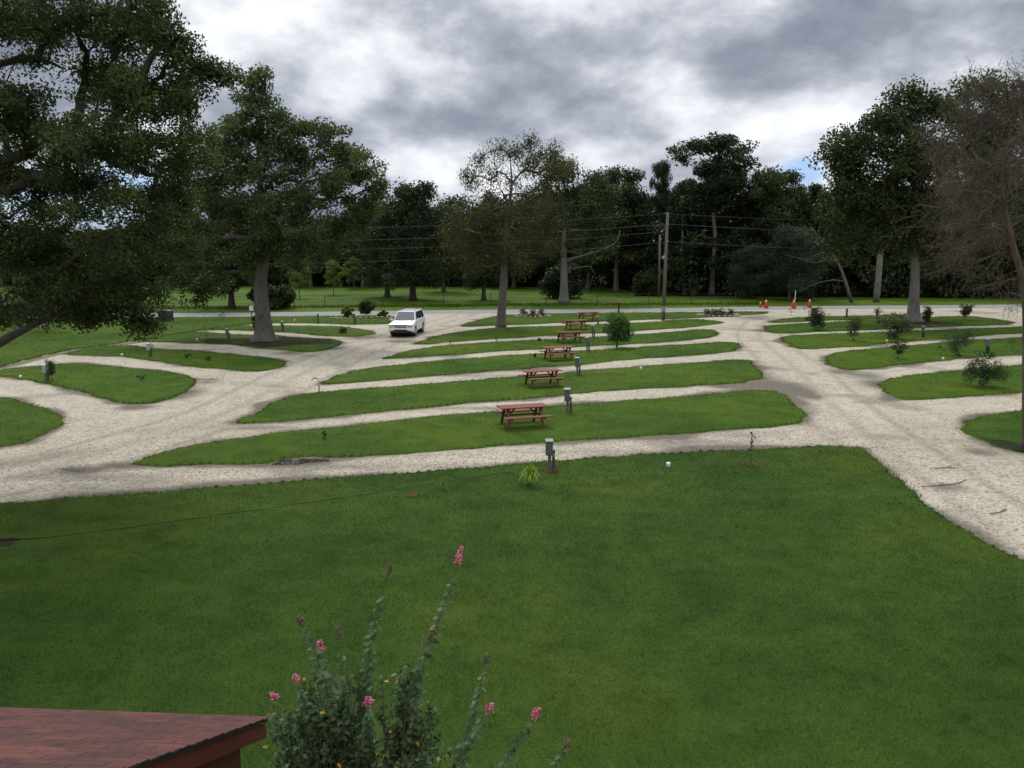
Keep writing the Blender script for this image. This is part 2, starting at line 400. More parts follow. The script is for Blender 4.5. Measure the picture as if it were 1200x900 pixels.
islands = {
 'front': [(-120,598),(0,592),(60,588),(130,582),(200,577),(330,567),(450,557.5),(560,550),(640,543),(720,537),(800,532),(880,529),(950,526),(985,524.5),(1006,526),(1028,543),(1050,562),(1075,585),(1100,605),(1140,632),(1200,660),(1330,725),(1500,860),(1700,1200)],
 'table_one': [(155,545),(200,546),(260,544),(318,542),(332,538.5),(350,536),(370,534.5),(386,536.5),(400,536.5),(500,530),(600,521.5),(700,514.5),(800,508),(880,502),(928,497),(941,489),(930,475),(905,460),(880,459),(800,466),(720,472),(650,477.5),(560,485),(500,490),(400,502),(330,509),(250,519),(200,529),(168,539)],
 'table_two': [(282,496),(350,492.5),(420,485.5),(500,478),(560,472),(640,465),(720,458),(800,453),(870,448),(890,443),(887,432),(872,423),(800,427),(720,433),(640,440),(560,446),(480,453),(400,459),(350,464.5),(320,474),(297,487)],
 'table_three': [(377,450),(420,448.5),(480,443),(560,436.5),(640,430),(720,423.5),(800,417),(850,413),(867,408),(858,402),(800,404.5),(760,407),(680,412),(600,417),(520,423.5),(460,429),(420,435),(392,443)],
 'table_four': [(452,421),(480,419.3),(520,416.5),(600,411),(680,406.3),(760,402),(825,396.5),(842,391.5),(828,387),(790,389.5),(760,392),(680,396.4),(600,400.6),(540,404.5),(490,410),(465,416)],
 'table_five': [(492,403.5),(540,400.2),(600,396.3),(680,391.5),(760,387.2),(820,382.5),(845,378),(815,374.8),(760,378.2),(680,381.8),(600,384.3),(560,387),(525,392),(502,398)],
 'road_side': [(545,382.8),(600,381),(680,377.8),(760,375),(850,371),(893,367.8),(898,366),(840,366.2),(760,366.9),(680,367.7),(615,368.3),(585,370.5),(562,376)],
 'right_a': [(905,378.2),(960,376.2),(1030,374),(1075,371.2),(1060,369.6),(1000,370.8),(940,372.5),(915,375)],
 'right_b': [(897,385),(912,390.5),(980,388.3),(1050,385),(1120,382.5),(1185,379.3),(1165,374.5),(1135,371.3),(1060,374),(1000,376.8),(930,380.3),(902,382.5)],
 'right_c': [(917,396),(925,404),(940,409),(975,408.3),(1037,403.2),(1102,397.4),(1195,391),(1320,384),(1320,378),(1195,384),(1130,386.3),(1070,388.8),(1013,390.4),(950,392.8)],
 'right_d': [(970,421),(978,430),(992,433.8),(1060,427.5),(1107,422.3),(1195,416.3),(1330,408),(1330,389),(1195,396),(1102,402.7),(1037,408.5),(985,413.5)],
 'right_e': [(1033,451),(1041,462),(1065,469),(1107,466.5),(1195,460),(1340,449),(1340,419),(1195,428.5),(1107,436.5),(1060,442.5),(1040,447)],
 'right_f': [(1129,501),(1143,513),(1169,523),(1200,530),(1330,545),(1400,520),(1340,470),(1195,482),(1150,489.5)],
 'left_field': [(-420,374.5),(-100,374.3),(100,373.2),(297,371.8),(390,370.6),(452,370.3),(462,374),(452,379.8),(415,380.4),(360,379),(300,379.5),(262,384),(225,389),(150,401),(75,412),(0,430),(-120,462),(-300,520)],
 'left_a': [(-200,520),(-60,468),(0,467.5),(25,472),(55,482),(72,494),(57,506),(25,519),(0,523.5),(-60,535),(-200,600)],
 'left_b': [(-90,450),(0,442),(25,445),(75,454.5),(107,462.5),(140,471.5),(175,473.5),(200,467.5),(226,451),(222,442.5),(187,436),(125,430),(90,427),(50,428.5),(0,434.5)],
 'left_c': [(77,416),(110,416.5),(150,419.5),(187,424),(225,429),(260,432.5),(304,435.5),(333,428),(320,421.5),(300,418.5),(260,415),(217,411.3),(175,409.3),(150,405.5),(130,406)],
 'left_d': [(165,401),(187,401),(240,402.8),(280,405),(310,408.5),(344,411.5),(361,412.9),(379,410.8),(399,402),(386,398),(355,396.3),(322,394),(280,392.8),(250,391),(228,390)],
 'left_e': [(248,386.3),(280,387.2),(340,390.5),(385,394),(420,394.3),(437,391.8),(428,387.5),(400,383.8),(370,382.5),(317,382.5),(275,382.6)],
}
def noise_off(p, s, seed=0):
    from mathutils import noise as nz
    return nz.noise(Vector((p.x*s+seed, p.y*s, seed*.7)))
ISL = {}
for key, pts in islands.items():
    w = polyline_px([q for q in pts])
    if key == 'front': w = w+[Vector((30,-6,0)), Vector((-30,-6,0))]
    lp = catmull(w, .3, True)
    for i, p in enumerate(lp):
        if key == 'front' and p.y < 9: continue
        a = .09 if key == 'front' else .13 if p.y < 45 else .20
        q = p+Vector((noise_off(p, .9, 3), noise_off(p, .9, 11), 0))*a*1.6+Vector((noise_off(p, 3.1, 5), noise_off(p, 3.1, 17), 0))*a*.7
        lp[i] = Vector((q.x, q.y, 0))
    ISL[key] = lp
    area = sum(lp[i-1].x*lp[i].y-lp[i].x*lp[i-1].y for i in range(len(lp)))
    if area < 0: lp.reverse()
    n = len(lp); top = []; bot = []
    for i, p in enumerate(lp):
        t = (lp[(i+1) % n]-lp[i-1]).normalized(); s = Vector((t.y, -t.x, 0))
        top.append(Vector((p.x, p.y, .055))); bot.append(Vector((p.x+s.x*.10, p.y+s.y*.10, .004)))
    tris = tessellate_polygon([top])
    mb = MB(); fs = []
    for t in tris:
        a, b, c = (top[i] for i in t)
        fs.append(t if (b-a).cross(c-a).z > 0 else (t[0], t[2], t[1]))
    mb.add(top, fs); mb.add(top+bot, [(i, n+i, n+(i+1) % n, (i+1) % n) for i in range(n)])
    o = mb.build('lawn', M['turf'] if key == 'front' else M['turf_lit']); tag(o, kind='structure')

def in_poly(X, Y, poly):
    px = np.array([p.x for p in poly]); py = np.array([p.y for p in poly]); ins = np.zeros(len(X), bool)
    j = len(px)-1
    for i in range(len(px)):
        if py[i] != py[j]:
            c = ((py[i] > Y) != (py[j] > Y)) & (X < (px[j]-px[i])*(Y-py[i])/(py[j]-py[i])+px[i])
            ins ^= c
        j = i
    return ins
def seg_dist(X, Y, pts, closed=True, lim=1e9):
    d = np.full(len(X), 1e9); n = len(pts)
    for i in range(n if closed else n-1):
        a = pts[i]; b = pts[(i+1) % n]; dx, dy = b.x-a.x, b.y-a.y; L = dx*dx+dy*dy+1e-12
        t = np.clip(((X-a.x)*dx+(Y-a.y)*dy)/L, 0, 1)
        d = np.minimum(d, (X-a.x-t*dx)**2+(Y-a.y-t*dy)**2)
    return np.sqrt(d)

# drive: one sheet of crushed shell gravel; 'dirt' holds where damp soil shows
step = .3
gx = np.arange(-62, 80, step); gy = np.arange(15, 101, step)
XX, YY = np.meshgrid(gx, gy); fx = XX.ravel(); fy = YY.ravel()
dirt = np.zeros(len(fx))
from mathutils import noise as _nz
pn = np.array([_nz.fractal(Vector((x*.22, y*.22, 3.1)), .8, 2.0, 3) for x, y in zip(fx, fy)])
pn = np.clip(.5+.75*pn, 0, 1.2)
for key, lp in ISL.items():
    sub = lp[::3]
    bx0, bx1 = min(p.x for p in sub)-2, max(p.x for p in sub)+2; by0, by1 = min(p.y for p in sub)-2, max(p.y for p in sub)+2
    m_ = (fx > bx0) & (fx < bx1) & (fy > by0) & (fy < by1)
    d = seg_dist(fx[m_], fy[m_], sub)
    dirt[m_] = np.maximum(dirt[m_], (.30+.55*pn[m_])*np.exp(-(d/(.18+.75*pn[m_]**1.5))**2))
mud = [(205,462,26,9,.6),(160,478,22,4,.5),(240,448,18,4,.4),(350,533,46,8,.9),(350,541,40,6,.7),(90,552,40,6,.5),(150,546,30,5,.6),(30,560,30,5,.35),
       (900,452,35,12,.8),(925,470,16,12,.7),(945,462,14,8,.5),(850,452,25,4,.5),(905,450,40,3,.6),(1040,452,30,8,.5),(1010,440,25,7,.45),(990,436,20,5,.45),(1090,600,60,6,.35),(1060,585,14,14,.5),
       (1120,625,30,6,.4),(1180,655,30,8,.5),(1150,530,20,6,.4),(1110,572,22,3,.5),(390,408,16,3,.55),(340,414,18,2.5,.4),(460,395,30,3,.35),
       (430,395,25,4,.45),(110,560,90,5,.3),(400,548,120,3.5,.3),(700,530,160,4,.22),(375,430,60,10,.12),(880,372,30,4,.35),(905,385,12,5,.4),
       (300,502,40,3,.35),(560,479,120,1.6,.35),(600,441,100,1.5,.3),(880,510,60,5,.25),(1100,500,60,10,.22),(470,400,20,2.5,.4),(230,500,60,9,.2),(560,546,200,3,.3)]
for mx_, my_, sx_, sy_, k in mud:
    c = G(mx_, my_); rx = sx_*c.y/1000; e = G(mx_, my_-sy_); ry = max(.4, (e.y-c.y)*.8)
    # axes follow the drive, not the picture
    q = ((fx-c.x)/rx)**2+((fy-c.y)/ry)**2
    dirt = np.maximum(dirt, min(1, k*1.35)*np.exp(-q*.6)*(.65+.5*pn))
# wheel ruts down the two access drives (polylines on the ground)
def ruts(pts, off, k, w):
    global dirt
    L = catmull(polyline_px(pts), 1.0, False)
    d = seg_dist(fx, fy, L, False); dirt = np.maximum(dirt, k*np.exp(-((np.abs(d)-off)/w)**2))
ruts([(0,565),(120,530),(250,490),(350,440),(430,405),(500,385),(560,368)], 1.7, .31, .3)
ruts([(1190,640),(1080,560),(980,480),(930,430),(890,395),(900,372)], 1.6, .31, .3)
for a_, b_, c_ in (([(200,562),(400,547),(600,537),(800,520),(960,510)], .9, .22), ([(230,522),(400,508),(560,491),(720,477),(880,463)], .8, .26), ([(330,500),(560,479),(720,465),(870,453)], .0, .12),
                   ([(350,470),(480,456),(640,441),(800,430),(890,436)], .8, .24), ([(420,441),(560,427),(720,414),(850,407)], .8, .22), ([(480,413),(640,402),(800,391)], .8, .2), ([(1000,448),(1107,431),(1195,422)], .8, .26), ([(1100,480),(1195,470)], .9, .22), ([(75,460),(0,448)], .8, .2), ([(60,421),(150,427),(240,440)], .9, .22)):
    ruts(a_, b_, c_, .30)
ruts([(0,565),(120,530),(250,490),(350,440),(430,405),(500,385),(560,368)], 0, .26, .45)
ruts([(1190,640),(1080,560),(980,480),(930,430),(890,395),(900,372)], 0, .26, .45)
ruts([(1215,615),(1110,545),(1000,470),(945,430)], 2.6, .24, .3)
ruts([(0,432),(75,414),(150,403),(225,391),(290,380.5)], 0, .75, .45)
# heights: slight pot-holes
dirt = np.maximum(dirt, .34*np.clip((pn-.62)/.35, 0, 1))
V = np.stack([fx, fy, .020-.03*np.clip(dirt-.3, 0, .5)], 1)
nx_, ny_ = len(gx), len(gy)
yr = np.interp(fx, road_xy[:,0], road_xy[:,1])+.05
V[:,1] = np.minimum(V[:,1], yr)
idx = np.arange(nx_*ny_).reshape(ny_, nx_)
quads = np.stack([idx[:-1,:-1], idx[:-1,1:], idx[1:,1:], idx[1:,:-1]], -1).reshape(-1, 4)
keep = (fy[quads[:,0]] < yr[quads[:,0]]-.0)
quads = quads[keep]
me = bpy.data.meshes.new('gravel_drive'); me.from_pydata(V.tolist(), [], quads.tolist())
a = me.attributes.new('dirt', 'FLOAT', 'POINT'); a.data.foreach_set('value', dirt.astype(np.float32))
me.materials.append(M['gravel']); o = bpy.data.objects.new('gravel_drive', me); COL.objects.link(o)
tag(o, 'pale crushed shell gravel drives and camping pads', kind='structure')

# rut across the front lawn, bare patch, puddles
def flat_strip(name, pts, w, z, mat, **kw):
    L = catmull(pts, .25, False); mb = MB(); vs = []; n = len(L)
    for i, p in enumerate(L):
        t = (L[min(i+1,n-1)]-L[max(i-1,0)]).normalized(); s = Vector((-t.y, t.x, 0)); ww = w*(.6+.7*abs(noise_off(p, 1.3, 9))+.5*noise_off(p, 5, 2))
        c = Vector((p.x, p.y, z))+s*noise_off(p, 2, 4)*.05
        vs += [c-s*ww, c+s*ww]
    mb.add(vs, [(2*i, 2*i+1, 2*i+3, 2*i+2)[::-1] for i in range(n-1)])
    return tag(mb.build(name, mat), kind='structure', **kw)
rut_pts = [G(-20,638),(G(60,632)),G(150,621),G(250,607),G(330,596),G(420,583),G(500,570),G(600,555)]
rut_line = catmull(rut_pts, .5, False)
flat_strip('drainage_rut', rut_pts, .042, .062, M['soil'])
def splat(name, c, rx, ry, z, mat, seed=0, rz=0, label=None, kind='structure', n=40, cat=None, clip=None):
    mb = MB(); vs = [Vector((c.x, c.y, z))]
    for k in range(n):
        a = 2*math.pi*k/n; r = 1+.28*math.sin(2*a+seed)+.16*math.sin(5*a+seed*2)+.08*math.sin(9*a+seed*3)
        x, y = math.cos(a)*rx*r, math.sin(a)*ry*r
        vs.append(Vector((c.x+x*math.cos(rz)-y*math.sin(rz), c.y+x*math.sin(rz)+y*math.cos(rz), z)))
    if clip:
        for it in range(14):
            ins = in_poly(np.array([v.x for v in vs]), np.array([v.y for v in vs]), ISL[clip])
            for k in range(1, n+1):
                if not ins[k]: vs[k] = c+(vs[k]-c)*.9; vs[k].z = z
    mb.add(vs, [(0, k+1, (k+1) % n+1) for k in range(n)])
    return tag(mb.build(name, mat), label, cat, kind=kind)
splat('puddle', G(346,542), .55, .34, .026, M['water'], 1, .2, 'largest puddle, reflecting the sky in the edge of the lawn')
splat('puddle', G(374,540), .26, .22, .027, M['water'], 2, .2, 'small puddle right beside the largest one')
splat('puddle', G(88,551), .34, .16, .026, M['water'], 3, 0, 'shallow puddle in the left gravel drive')
splat('puddle', G(335,539), .22, .16, .028, M['water'], 4)
splat('bare_earth', G(-8,640), .6, .3, .062, M['soil'], 5, .2)
splat('tree_bed', G(306,402), 4.5, 4.5, .062, M['soil'], 7, 0, clip='left_d')
splat('tree_bed', G(1070,378.5), 2.6, 3.0, .062, M['soil'], 8, 0, clip='right_b')
splat('tree_bed', G(1205,530), 1.3, 1.6, .062, M['soil'], 9, 0, clip='right_f')

# grass blades: nobody could count them
def blades(name, keys, dens_fn, hgt, wid, total, seed):
    g = np.random.default_rng(seed); out = []; var = []
    for key in keys:
        lp = ISL[key]; x0, x1 = max(-45, min(p.x for p in lp)), min(60, max(p.x for p in lp)); y0, y1 = max(6, min(p.y for p in lp)), min(100, max(p.y for p in lp))
        nn = int(total*(x1-x0)*(y1-y0)); X = g.uniform(x0-.05, x1+.05, nn); Y = g.uniform(y0-.05, y1+.05, nn)
        k = (np.abs(X) < Y*.62+1.5) & (g.uniform(0, 1, nn) < dens_fn(Y)); X, Y = X[k], Y[k]
        ins = in_poly(X, Y, lp); X, Y = X[ins], Y[ins]
        if key == 'front':
            d = seg_dist(X, Y, rut_line, False); k = d > g.uniform(.0, .2, len(d)); X, Y = X[k], Y[k]
            for cc, rx, ry in ((G(5,640),1.1,.5),(G(228,694),.22,.12)):
                q = ((X-cc.x)/rx)**2+((Y-cc.y)/ry)**2; k = q > g.uniform(0, 1, len(X))**2*3.0; X, Y = X[k], Y[k]
        if key in ('left_d', 'right_b', 'right_f'):
            for cc, rr in ((G(306,402),4.2),(G(1070,378.5),2.6),(G(1205,530),1.4)):
                q = np.hypot(X-cc.x, Y-cc.y)/rr; k = q > g.uniform(.1, 1.35, len(X)); X, Y = X[k], Y[k]
        out.append(np.stack([X, Y], 1))
    for key in keys:
        lp = ISL[key]; E = np.array([(p.x, p.y) for p in lp]); k = (np.abs(E[:,0]) < E[:,1]*.62+1) & (E[:,1] > 8) & (E[:,1] < 100); E = E[k]
        if len(E) < 3: continue
        near = np.clip(30/E[:,1], .35, 1); nn = int(len(E)*(75 if seed == 1 else 48)); ii = g.choice(len(E), nn, p=near/near.sum())
        pat = np.array([max(0, .35+1.3*noise_off(Vector((e[0], e[1], 0)), .8, 21)) for e in E])[ii]
        r = g.exponential(.13, nn)*(.35+1.5*pat); a = g.uniform(0, 6.28, nn)
        out.append(E[ii]+np.stack([np.cos(a), np.sin(a)], 1)*r[:,None])
    XY = np.concatenate(out); n = len(XY)
    s = np.interp(XY[:,1], [10, 30, 90], [1, 1.7, 3.2])
    h = hgt*(.55+.8*g.random(n))*(.7+.3*s); w = wid*(.6+.8*g.random(n))*s
    a = g.uniform(0, 2*np.pi, n); lean = g.normal(0, .55, (n, 2))
    base = np.concatenate([XY, np.full((n,1), .030)], 1)
    d = np.stack([np.cos(a), np.sin(a), np.zeros(n)], 1)*w[:,None]/2
    tip = base+np.concatenate([lean*h[:,None], h[:,None]+.022], 1)
    V = np.stack([base-d, base+d, tip], 1).reshape(-1, 3)
    def cell(sz, sd):
        a_ = np.floor(XY[:,0]/sz+.3*np.sin(XY[:,1]/sz*1.7)); b_ = np.floor(XY[:,1]/sz+.3*np.sin(XY[:,0]/sz*1.3)); q = np.sin(a_*127.1+b_*311.7+sd)*43758.5453
        return q-np.floor(q)
    cl_ = .5*cell(.11, 1)+.5*cell(.27, 2)-.5
    V[2::3, 2] += (h*cl_*.9)
    v = np.clip(g.normal(.45, .13, n)+cl_*.34, 0, 1); clover = (cell(.34, 5) > .86) & (g.random(n) < .16) & (cell(2.1, 9) > .40); v[clover] = .97; v[g.random(n) < .004] = 1.0
    o = np_mesh(name, V, 3, M['blade'] if seed == 1 else M['blade_lit'], var=v)
    return o
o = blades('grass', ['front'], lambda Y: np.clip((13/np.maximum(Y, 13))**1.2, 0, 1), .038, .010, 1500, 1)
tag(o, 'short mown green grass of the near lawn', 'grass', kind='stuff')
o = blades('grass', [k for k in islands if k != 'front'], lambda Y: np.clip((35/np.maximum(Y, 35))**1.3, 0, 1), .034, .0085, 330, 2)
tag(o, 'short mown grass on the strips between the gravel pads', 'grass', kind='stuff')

g_ = np.random.default_rng(64); nn = 15000
px_ = g_.uniform(-150, 900, nn); yb = np.interp(px_, [-150,300,600,900], [363.5,360.5,357.4,356.0])+g_.normal(0, 1.0, nn)
vs_ = []
for a_, b_ in zip(px_, yb):
    q = G(a_, b_, .02); h_ = g_.uniform(.06, .20); t_ = g_.uniform(0, 3.14); w_ = .05; d_ = Vector((math.cos(t_)*w_, math.sin(t_)*w_, 0))
    vs_ += [q-d_, q+d_, q+Vector((g_.normal(0,.08), g_.normal(0,.08), h_))]
tag(np_mesh('tall_grass', [tuple(v) for v in vs_], 3, M['blade_lit'], var=np.clip(g_.normal(.3, .2, nn), 0, 1)), 'taller unmown grass along the wire fence beyond the road', 'grass', kind='stuff')

# ------------------------------------------------------------------ vegetation
def leaf_quads(C, L, W, g, droop=0.0, upn=0.3):
    n = len(C)
    a = g.normal(0, 1, (n,3)); a[:,2] -= droop; a /= np.linalg.norm(a, axis=1)[:,None]
    r = g.normal(0, 1, (n,3)); r[:,2] += upn; b = np.cross(a, r); b /= np.linalg.norm(b, axis=1)[:,None]+1e-9
    l = (L*(.6+.8*g.random(n)))[:,None]/2; w = (W*(.6+.8*g.random(n)))[:,None]/2
    nn = np.cross(a, b)*w*.35
    return np.stack([C-a*l, C+b*w+nn-a*l*.1, C+a*l, C-b*w+nn-a*l*.1], 1).reshape(-1, 3)
def clumps(tips, rad, per, g, flat=.75):
    tips = np.asarray(tips); n = len(tips)
    rad = np.broadcast_to(rad, n)
    d = g.normal(0, 1, (n, per, 3)); d /= np.linalg.norm(d, axis=2, keepdims=True); d *= (g.random((n, per, 1))**.45)
    d[:,:,2] *= flat
    C = tips[:,None,:]+d*rad[:,None,None]
    v = np.clip(g.normal(.5, .22, (n,1))+g.normal(0, .13, (n, per)), 0, 1)
    return C.reshape(-1, 3), v.ravel()

def skeleton(trunk, tips, r0, rtip, g, seg=1.0, rise=.12, wig=.08, pull=.35):
    """trunk: list of Vectors; tips: (K,3). Returns chains [(pts, radii)]"""
    pos = [np.array(p) for p in trunk]; par = [-1]+list(range(len(trunk)-1)); plen = [0.0]
    for i in range(1, len(pos)): plen.append(plen[-1]+np.linalg.norm(pos[i]-pos[i-1]))
    chains = [list(range(len(trunk)))]
    top = pos[-1]; first = max(1, int(len(trunk)*.45)); okn = [i >= first for i in range(len(trunk))]
    tips = np.asarray(tips); order = np.argsort(np.linalg.norm(tips-top, axis=1)); weight = [0]*len(pos)
    for ti in order:
        t = tips[ti]; A = np.array(pos); d = np.linalg.norm(A-t, axis=1)
        cost = d+pull*np.array(plen)*.35+np.where(A[:,2] > t[2]+.4, (A[:,2]-t[2])*1.2, 0)+np.where(okn, 0, 1e6)
        s = int(np.argmin(cost)); D = d[s]; k = max(2, min(9, int(D/seg)+1)); p0 = pos[s]
        ctl = p0+(t-p0)*.5+np.array([0,0,rise*D])+g.normal(0, wig*D, 3)
        ch = [s]; prev = s
        for j in range(1, k+1):
            u = j/k; q = (1-u)**2*p0+2*u*(1-u)*ctl+u*u*t
            if j < k: q = q+g.normal(0, wig*.35*D/k, 3)
            pos.append(q); par.append(prev); plen.append(plen[prev]+np.linalg.norm(q-pos[prev])); okn.append(True); weight.append(0)
            prev = len(pos)-1; ch.append(prev)
        weight[prev] = 1; chains.append(ch)
    weight = weight+[0]*(len(pos)-len(weight)); w = np.array(weight, float)
    for i in range(len(pos)-1, 0, -1): w[par[i]] += w[i]
    w = np.maximum(w, 1); e = math.log(r0/rtip)/math.log(max(w[0], 2))
    rad = rtip*w**e
    nt_ = len(trunk)
    for i in range(nt_): rad[i] *= 1-.62*max(0, (i/(nt_-1))-.15)/.85
    out = []
    for ci, ch in enumerate(chains):
        rr = [rad[i] for i in ch]
        if ci > 0: rr = [min(q, rad[ch[0]]*.85+.004) for q in rr]; rr[0] = min(rr[0], rr[1]*1.25)
        out.append(([pos[i] for i in ch], rr))
    return out, np.array(pos), rad
def wood_mesh(chains, parent, mat, name='trunk', flare=1.6, h_fl=1.2, nside=8, small=4):
    mb = MB()
    for ci, (p, r) in enumerate(chains):
        if ci == 0:
            pp = []; rr = []; z0 = p[0][2]
            for i in range(len(p)-1):
                for j in range(4):
                    u = j/4; pp.append(Vector(p[i]*(1-u)+p[i+1]*u)); rr.append(r[i]*(1-u)+r[i+1]*u)
            pp.append(Vector(p[-1])); rr.append(r[-1])
            rr = [q*(1+(flare-1)*math.exp(-max(0, v.z-z0)/h_fl*2.2)) for q, v in zip(rr, pp)]
            b = len(mb.v); ns = 16; mb.tube(pp, rr, ns)
            for i in range(len(pp)):
                k2 = math.exp(-max(0, pp[i].z-z0)/h_fl*1.3)
                for k in range(ns):
                    q = Vector(mb.v[b+i*ns+k]); a = 2*math.pi*k/ns; f = 1+(.05+.22*k2)*math.sin(5*a+1.3*i*.1)*.8+.03*math.sin(9*a+i*.7)
                    q = pp[i]+(q-pp[i])*f; mb.v[b+i*ns+k] = tuple(q)
        else: mb.tube(p, r, nside if r[0] > .08 else small, cap=False)
    return mb.build(name, mat, parent, smooth=True)

def ell_pts(c, r, n, g, shell=.5):
    d = g.normal(0, 1, (n,3)); d /= np.linalg.norm(d, axis=1)[:,None]; d *= (g.random(n)**shell)[:,None]
    return np.asarray(c)+d*np.asarray(r)

def tree_px(name, label, cat, base, trunk, lobes, Y, leaf, bark, r0, per, Ls, Ws, crad, seed, tips_per=1.0, depth=1.0, droop=0., rtip=.02, group=None, wig=.08, pull=.35, seg=1.0, rise=.12, flat=.75, flare=1.6, shell=.5, extra=None):
    """lobes: (px, py, rx_px, rz_px, dY, ntips) at distance Y (+dY) from the viewpoint"""
    g = np.random.default_rng(seed)
    root = empty(name, base, 0, label, cat, group)
    b = np.array(base); T = []
    for (px, py, rx, rz, dy, nt) in lobes:
        c = np.array(P(px, py, Y+dy))-b; s = (Y+dy)/1000
        T.append(ell_pts(c, (rx*s, max(rx, rz)*s*depth, rz*s), max(1, int(nt*tips_per)), g, shell))
    T = np.concatenate(T); T = T[T[:,2]+b[2] > .4]
    tr = [Vector(np.array(p)-b) for p in trunk]
    ch, pos, rad = skeleton(tr, T, r0, rtip, g, seg, rise, wig, pull)
    wood_mesh(ch, root, bark, flare=flare)
    if per:
        C, v = clumps(T, crad*(.7+.6*g.random(len(T))), per, g, flat)
        k = C[:,2]+b[2] > .15; C = C[k]; v = v[k]
        np_mesh('crown', leaf_quads(C, Ls, Ws, g, droop), 4, leaf, root, var=v)
    return root, pos, rad, T

# --- near tree on the left, trunk just outside the frame
base = G(-118, 560)
Yn = base.y
near_lobes = [(20,30,60,45,0,26),(70,20,50,35,-2,16),(130,35,45,40,1,24),(175,20,35,30,-1,16),(205,60,30,32,0,15),(245,85,22,14,1,7),(265,92,12,8,1,3),
 (120,95,45,28,2,18),(165,110,45,35,-1,24),(215,115,28,28,0,12),(20,130,35,40,-2,18),(60,165,50,28,0,18),(110,165,50,30,-3,20),(170,175,55,35,1,26),
 (225,170,28,30,2,12),(30,210,50,35,0,24),(55,250,40,20,2,10),(210,225,35,30,1,14),(25,290,55,40,0,30),(85,300,50,38,1,24),(140,300,45,32,-1,20),(190,290,38,35,0,14),
 (100,340,40,22,2,16),(150,350,35,24,0,20),(165,375,14,14,0,6),(128,362,18,14,0,6),(50,345,45,25,-1,16),(20,370,30,16,1,10),(105,372,16,10,0,5),(70,368,30,12,1,9),
 (-60,60,60,80,0,26),(-80,220,60,80,0,24),(-60,330,50,40,1,12),(-160,150,80,110,0,24),(-200,280,60,60,0,12),(-40,-40,70,50,0,16),(60,-45,70,40,0,16),(150,-40,60,30,0,12),(-150,-30,80,60,0,12),
 (-120,120,90,90,6,16),(-100,180,90,90,-6,14),(130,225,35,20,3,12),(90,215,30,16,-2,10),(150,245,35,16,2,5),(100,245,35,14,-3,5),(195,250,25,18,3,6)]
tr = [base, base+Vector((.1,0,1.5)), base+Vector((.2,.1,3.0)), base+Vector((.1,.2,4.8)), base+Vector((.3,.1,6.8)), base+Vector((.5,.2,8.8)), base+Vector((.9,.2,10.5))]
tree_px('oak_tree', 'large dark leafy tree nearest on the left, its low limb crossing the frame edge', 'tree', base, tr, near_lobes, Yn,
        M['leaf_near'], M['bark_dark'], 0.48, 150, .115, .056, .46, 11, tips_per=1.45, depth=1.6, wig=.13, rise=.05, seg=.8)
# the low thick limb that enters at the left edge
rt = [o for o in COL.objects if o.name == 'oak_tree'][0]
mb = MB(); bb = Vector(base)
pts = [base+Vector((.1,.1,3.2)), P(-60,425,Yn), P(-20,412,Yn-.2), P(15,393,Yn-.3), P(45,378,Yn-.3), P(80,362,Yn), P(110,345,Yn+.3), P(135,325,Yn+.5)]
mb.tube([p-bb for p in catmull(pts, .4, False)], [.26-.24*i/(len(catmull(pts, .4, False))-1) for i in range(len(catmull(pts, .4, False)))], 10)
mb.build('limb', M['bark_dark'], rt, smooth=True)

# --- mid-left oak with grey trunk
base = G(309, 400); Yo = base.y
oak_lobes = [(302,92,10,14,0,6),(300,120,22,18,0,12),(285,150,32,24,0,18),(325,150,28,22,0,14),(255,180,35,30,1,20),(300,190,40,30,-1,24),(345,185,32,30,1,18),
 (378,160,30,22,0,14),(405,185,32,24,1,16),(432,205,24,20,0,11),(445,225,14,14,0,5),(425,240,26,16,1,9),(385,215,35,28,-1,18),(345,235,40,28,0,20),(280,235,45,32,1,24),(225,220,40,38,0,20),
 (185,240,40,40,2,18),(215,275,45,30,-1,18),(265,285,35,25,1,14),(310,275,32,22,2,9),(360,275,35,20,-1,12),(400,265,28,16,1,8),(420,262,20,10,0,5),(175,290,30,30,0,10),(240,310,32,18,0,9),
 (205,330,28,14,1,6),(280,300,26,14,-2,9),(335,292,30,14,-2,9),(300,318,24,8,2,5),(312,240,26,20,-3,9),(306,268,26,16,-3,8),(318,290,22,12,-2,7),(250,335,26,12,3,8),(230,345,20,10,2,4),(355,310,22,10,2,5),(380,295,22,12,0,5),(335,305,18,10,3,4)]
tr = [base, P(309,385,Yo), P(307,360,Yo), P(305,335,Yo), P(308,312,Yo), P(312,285,Yo), P(308,250,Yo), P(304,210,Yo), P(302,160,Yo)]
tree_px('oak_tree', 'tall leafy tree with thick grey trunk in bare soil on the left strip', 'tree', base, tr, oak_lobes, Yo,
        M['leaf_oak'], M['bark_grey'], .55, 105, .26, .13, .78, 12, tips_per=1.35, depth=1.25, seg=1.5, rtip=.03, flare=1.9)
# --- big right tree
base = G(1071, 377.5); Yr = base.y
lob = [(985,190,26,24,0,16),(1000,230,36,28,1,20),(1010,165,32,26,0,18),(1050,140,34,26,0,20),(1060,185,45,35,-1,30),(1040,235,45,35,1,28),(1095,125,28,22,0,14),(1130,140,30,22,2,12),
 (1110,180,45,35,1,26),(1100,235,45,35,-1,26),(1150,200,40,45,2,18),(1180,180,35,45,3,12),(1020,275,35,22,0,14),(1065,285,35,25,1,16),(1115,285,35,24,-1,12),(1075,110,12,10,0,4),(1048,112,10,8,0,3),(975,255,18,16,0,5),(1180,250,35,35,3,10),(985,290,22,14,0,5),(1150,110,26,20,1,10),(1185,120,26,22,1,10),(1165,155,35,25,1,14),(1210,170,40,45,2,12),(1150,260,35,30,-1,12),(990,225,30,24,-1,10),(1200,230,40,40,2,12),(1100,300,40,20,1,8)]
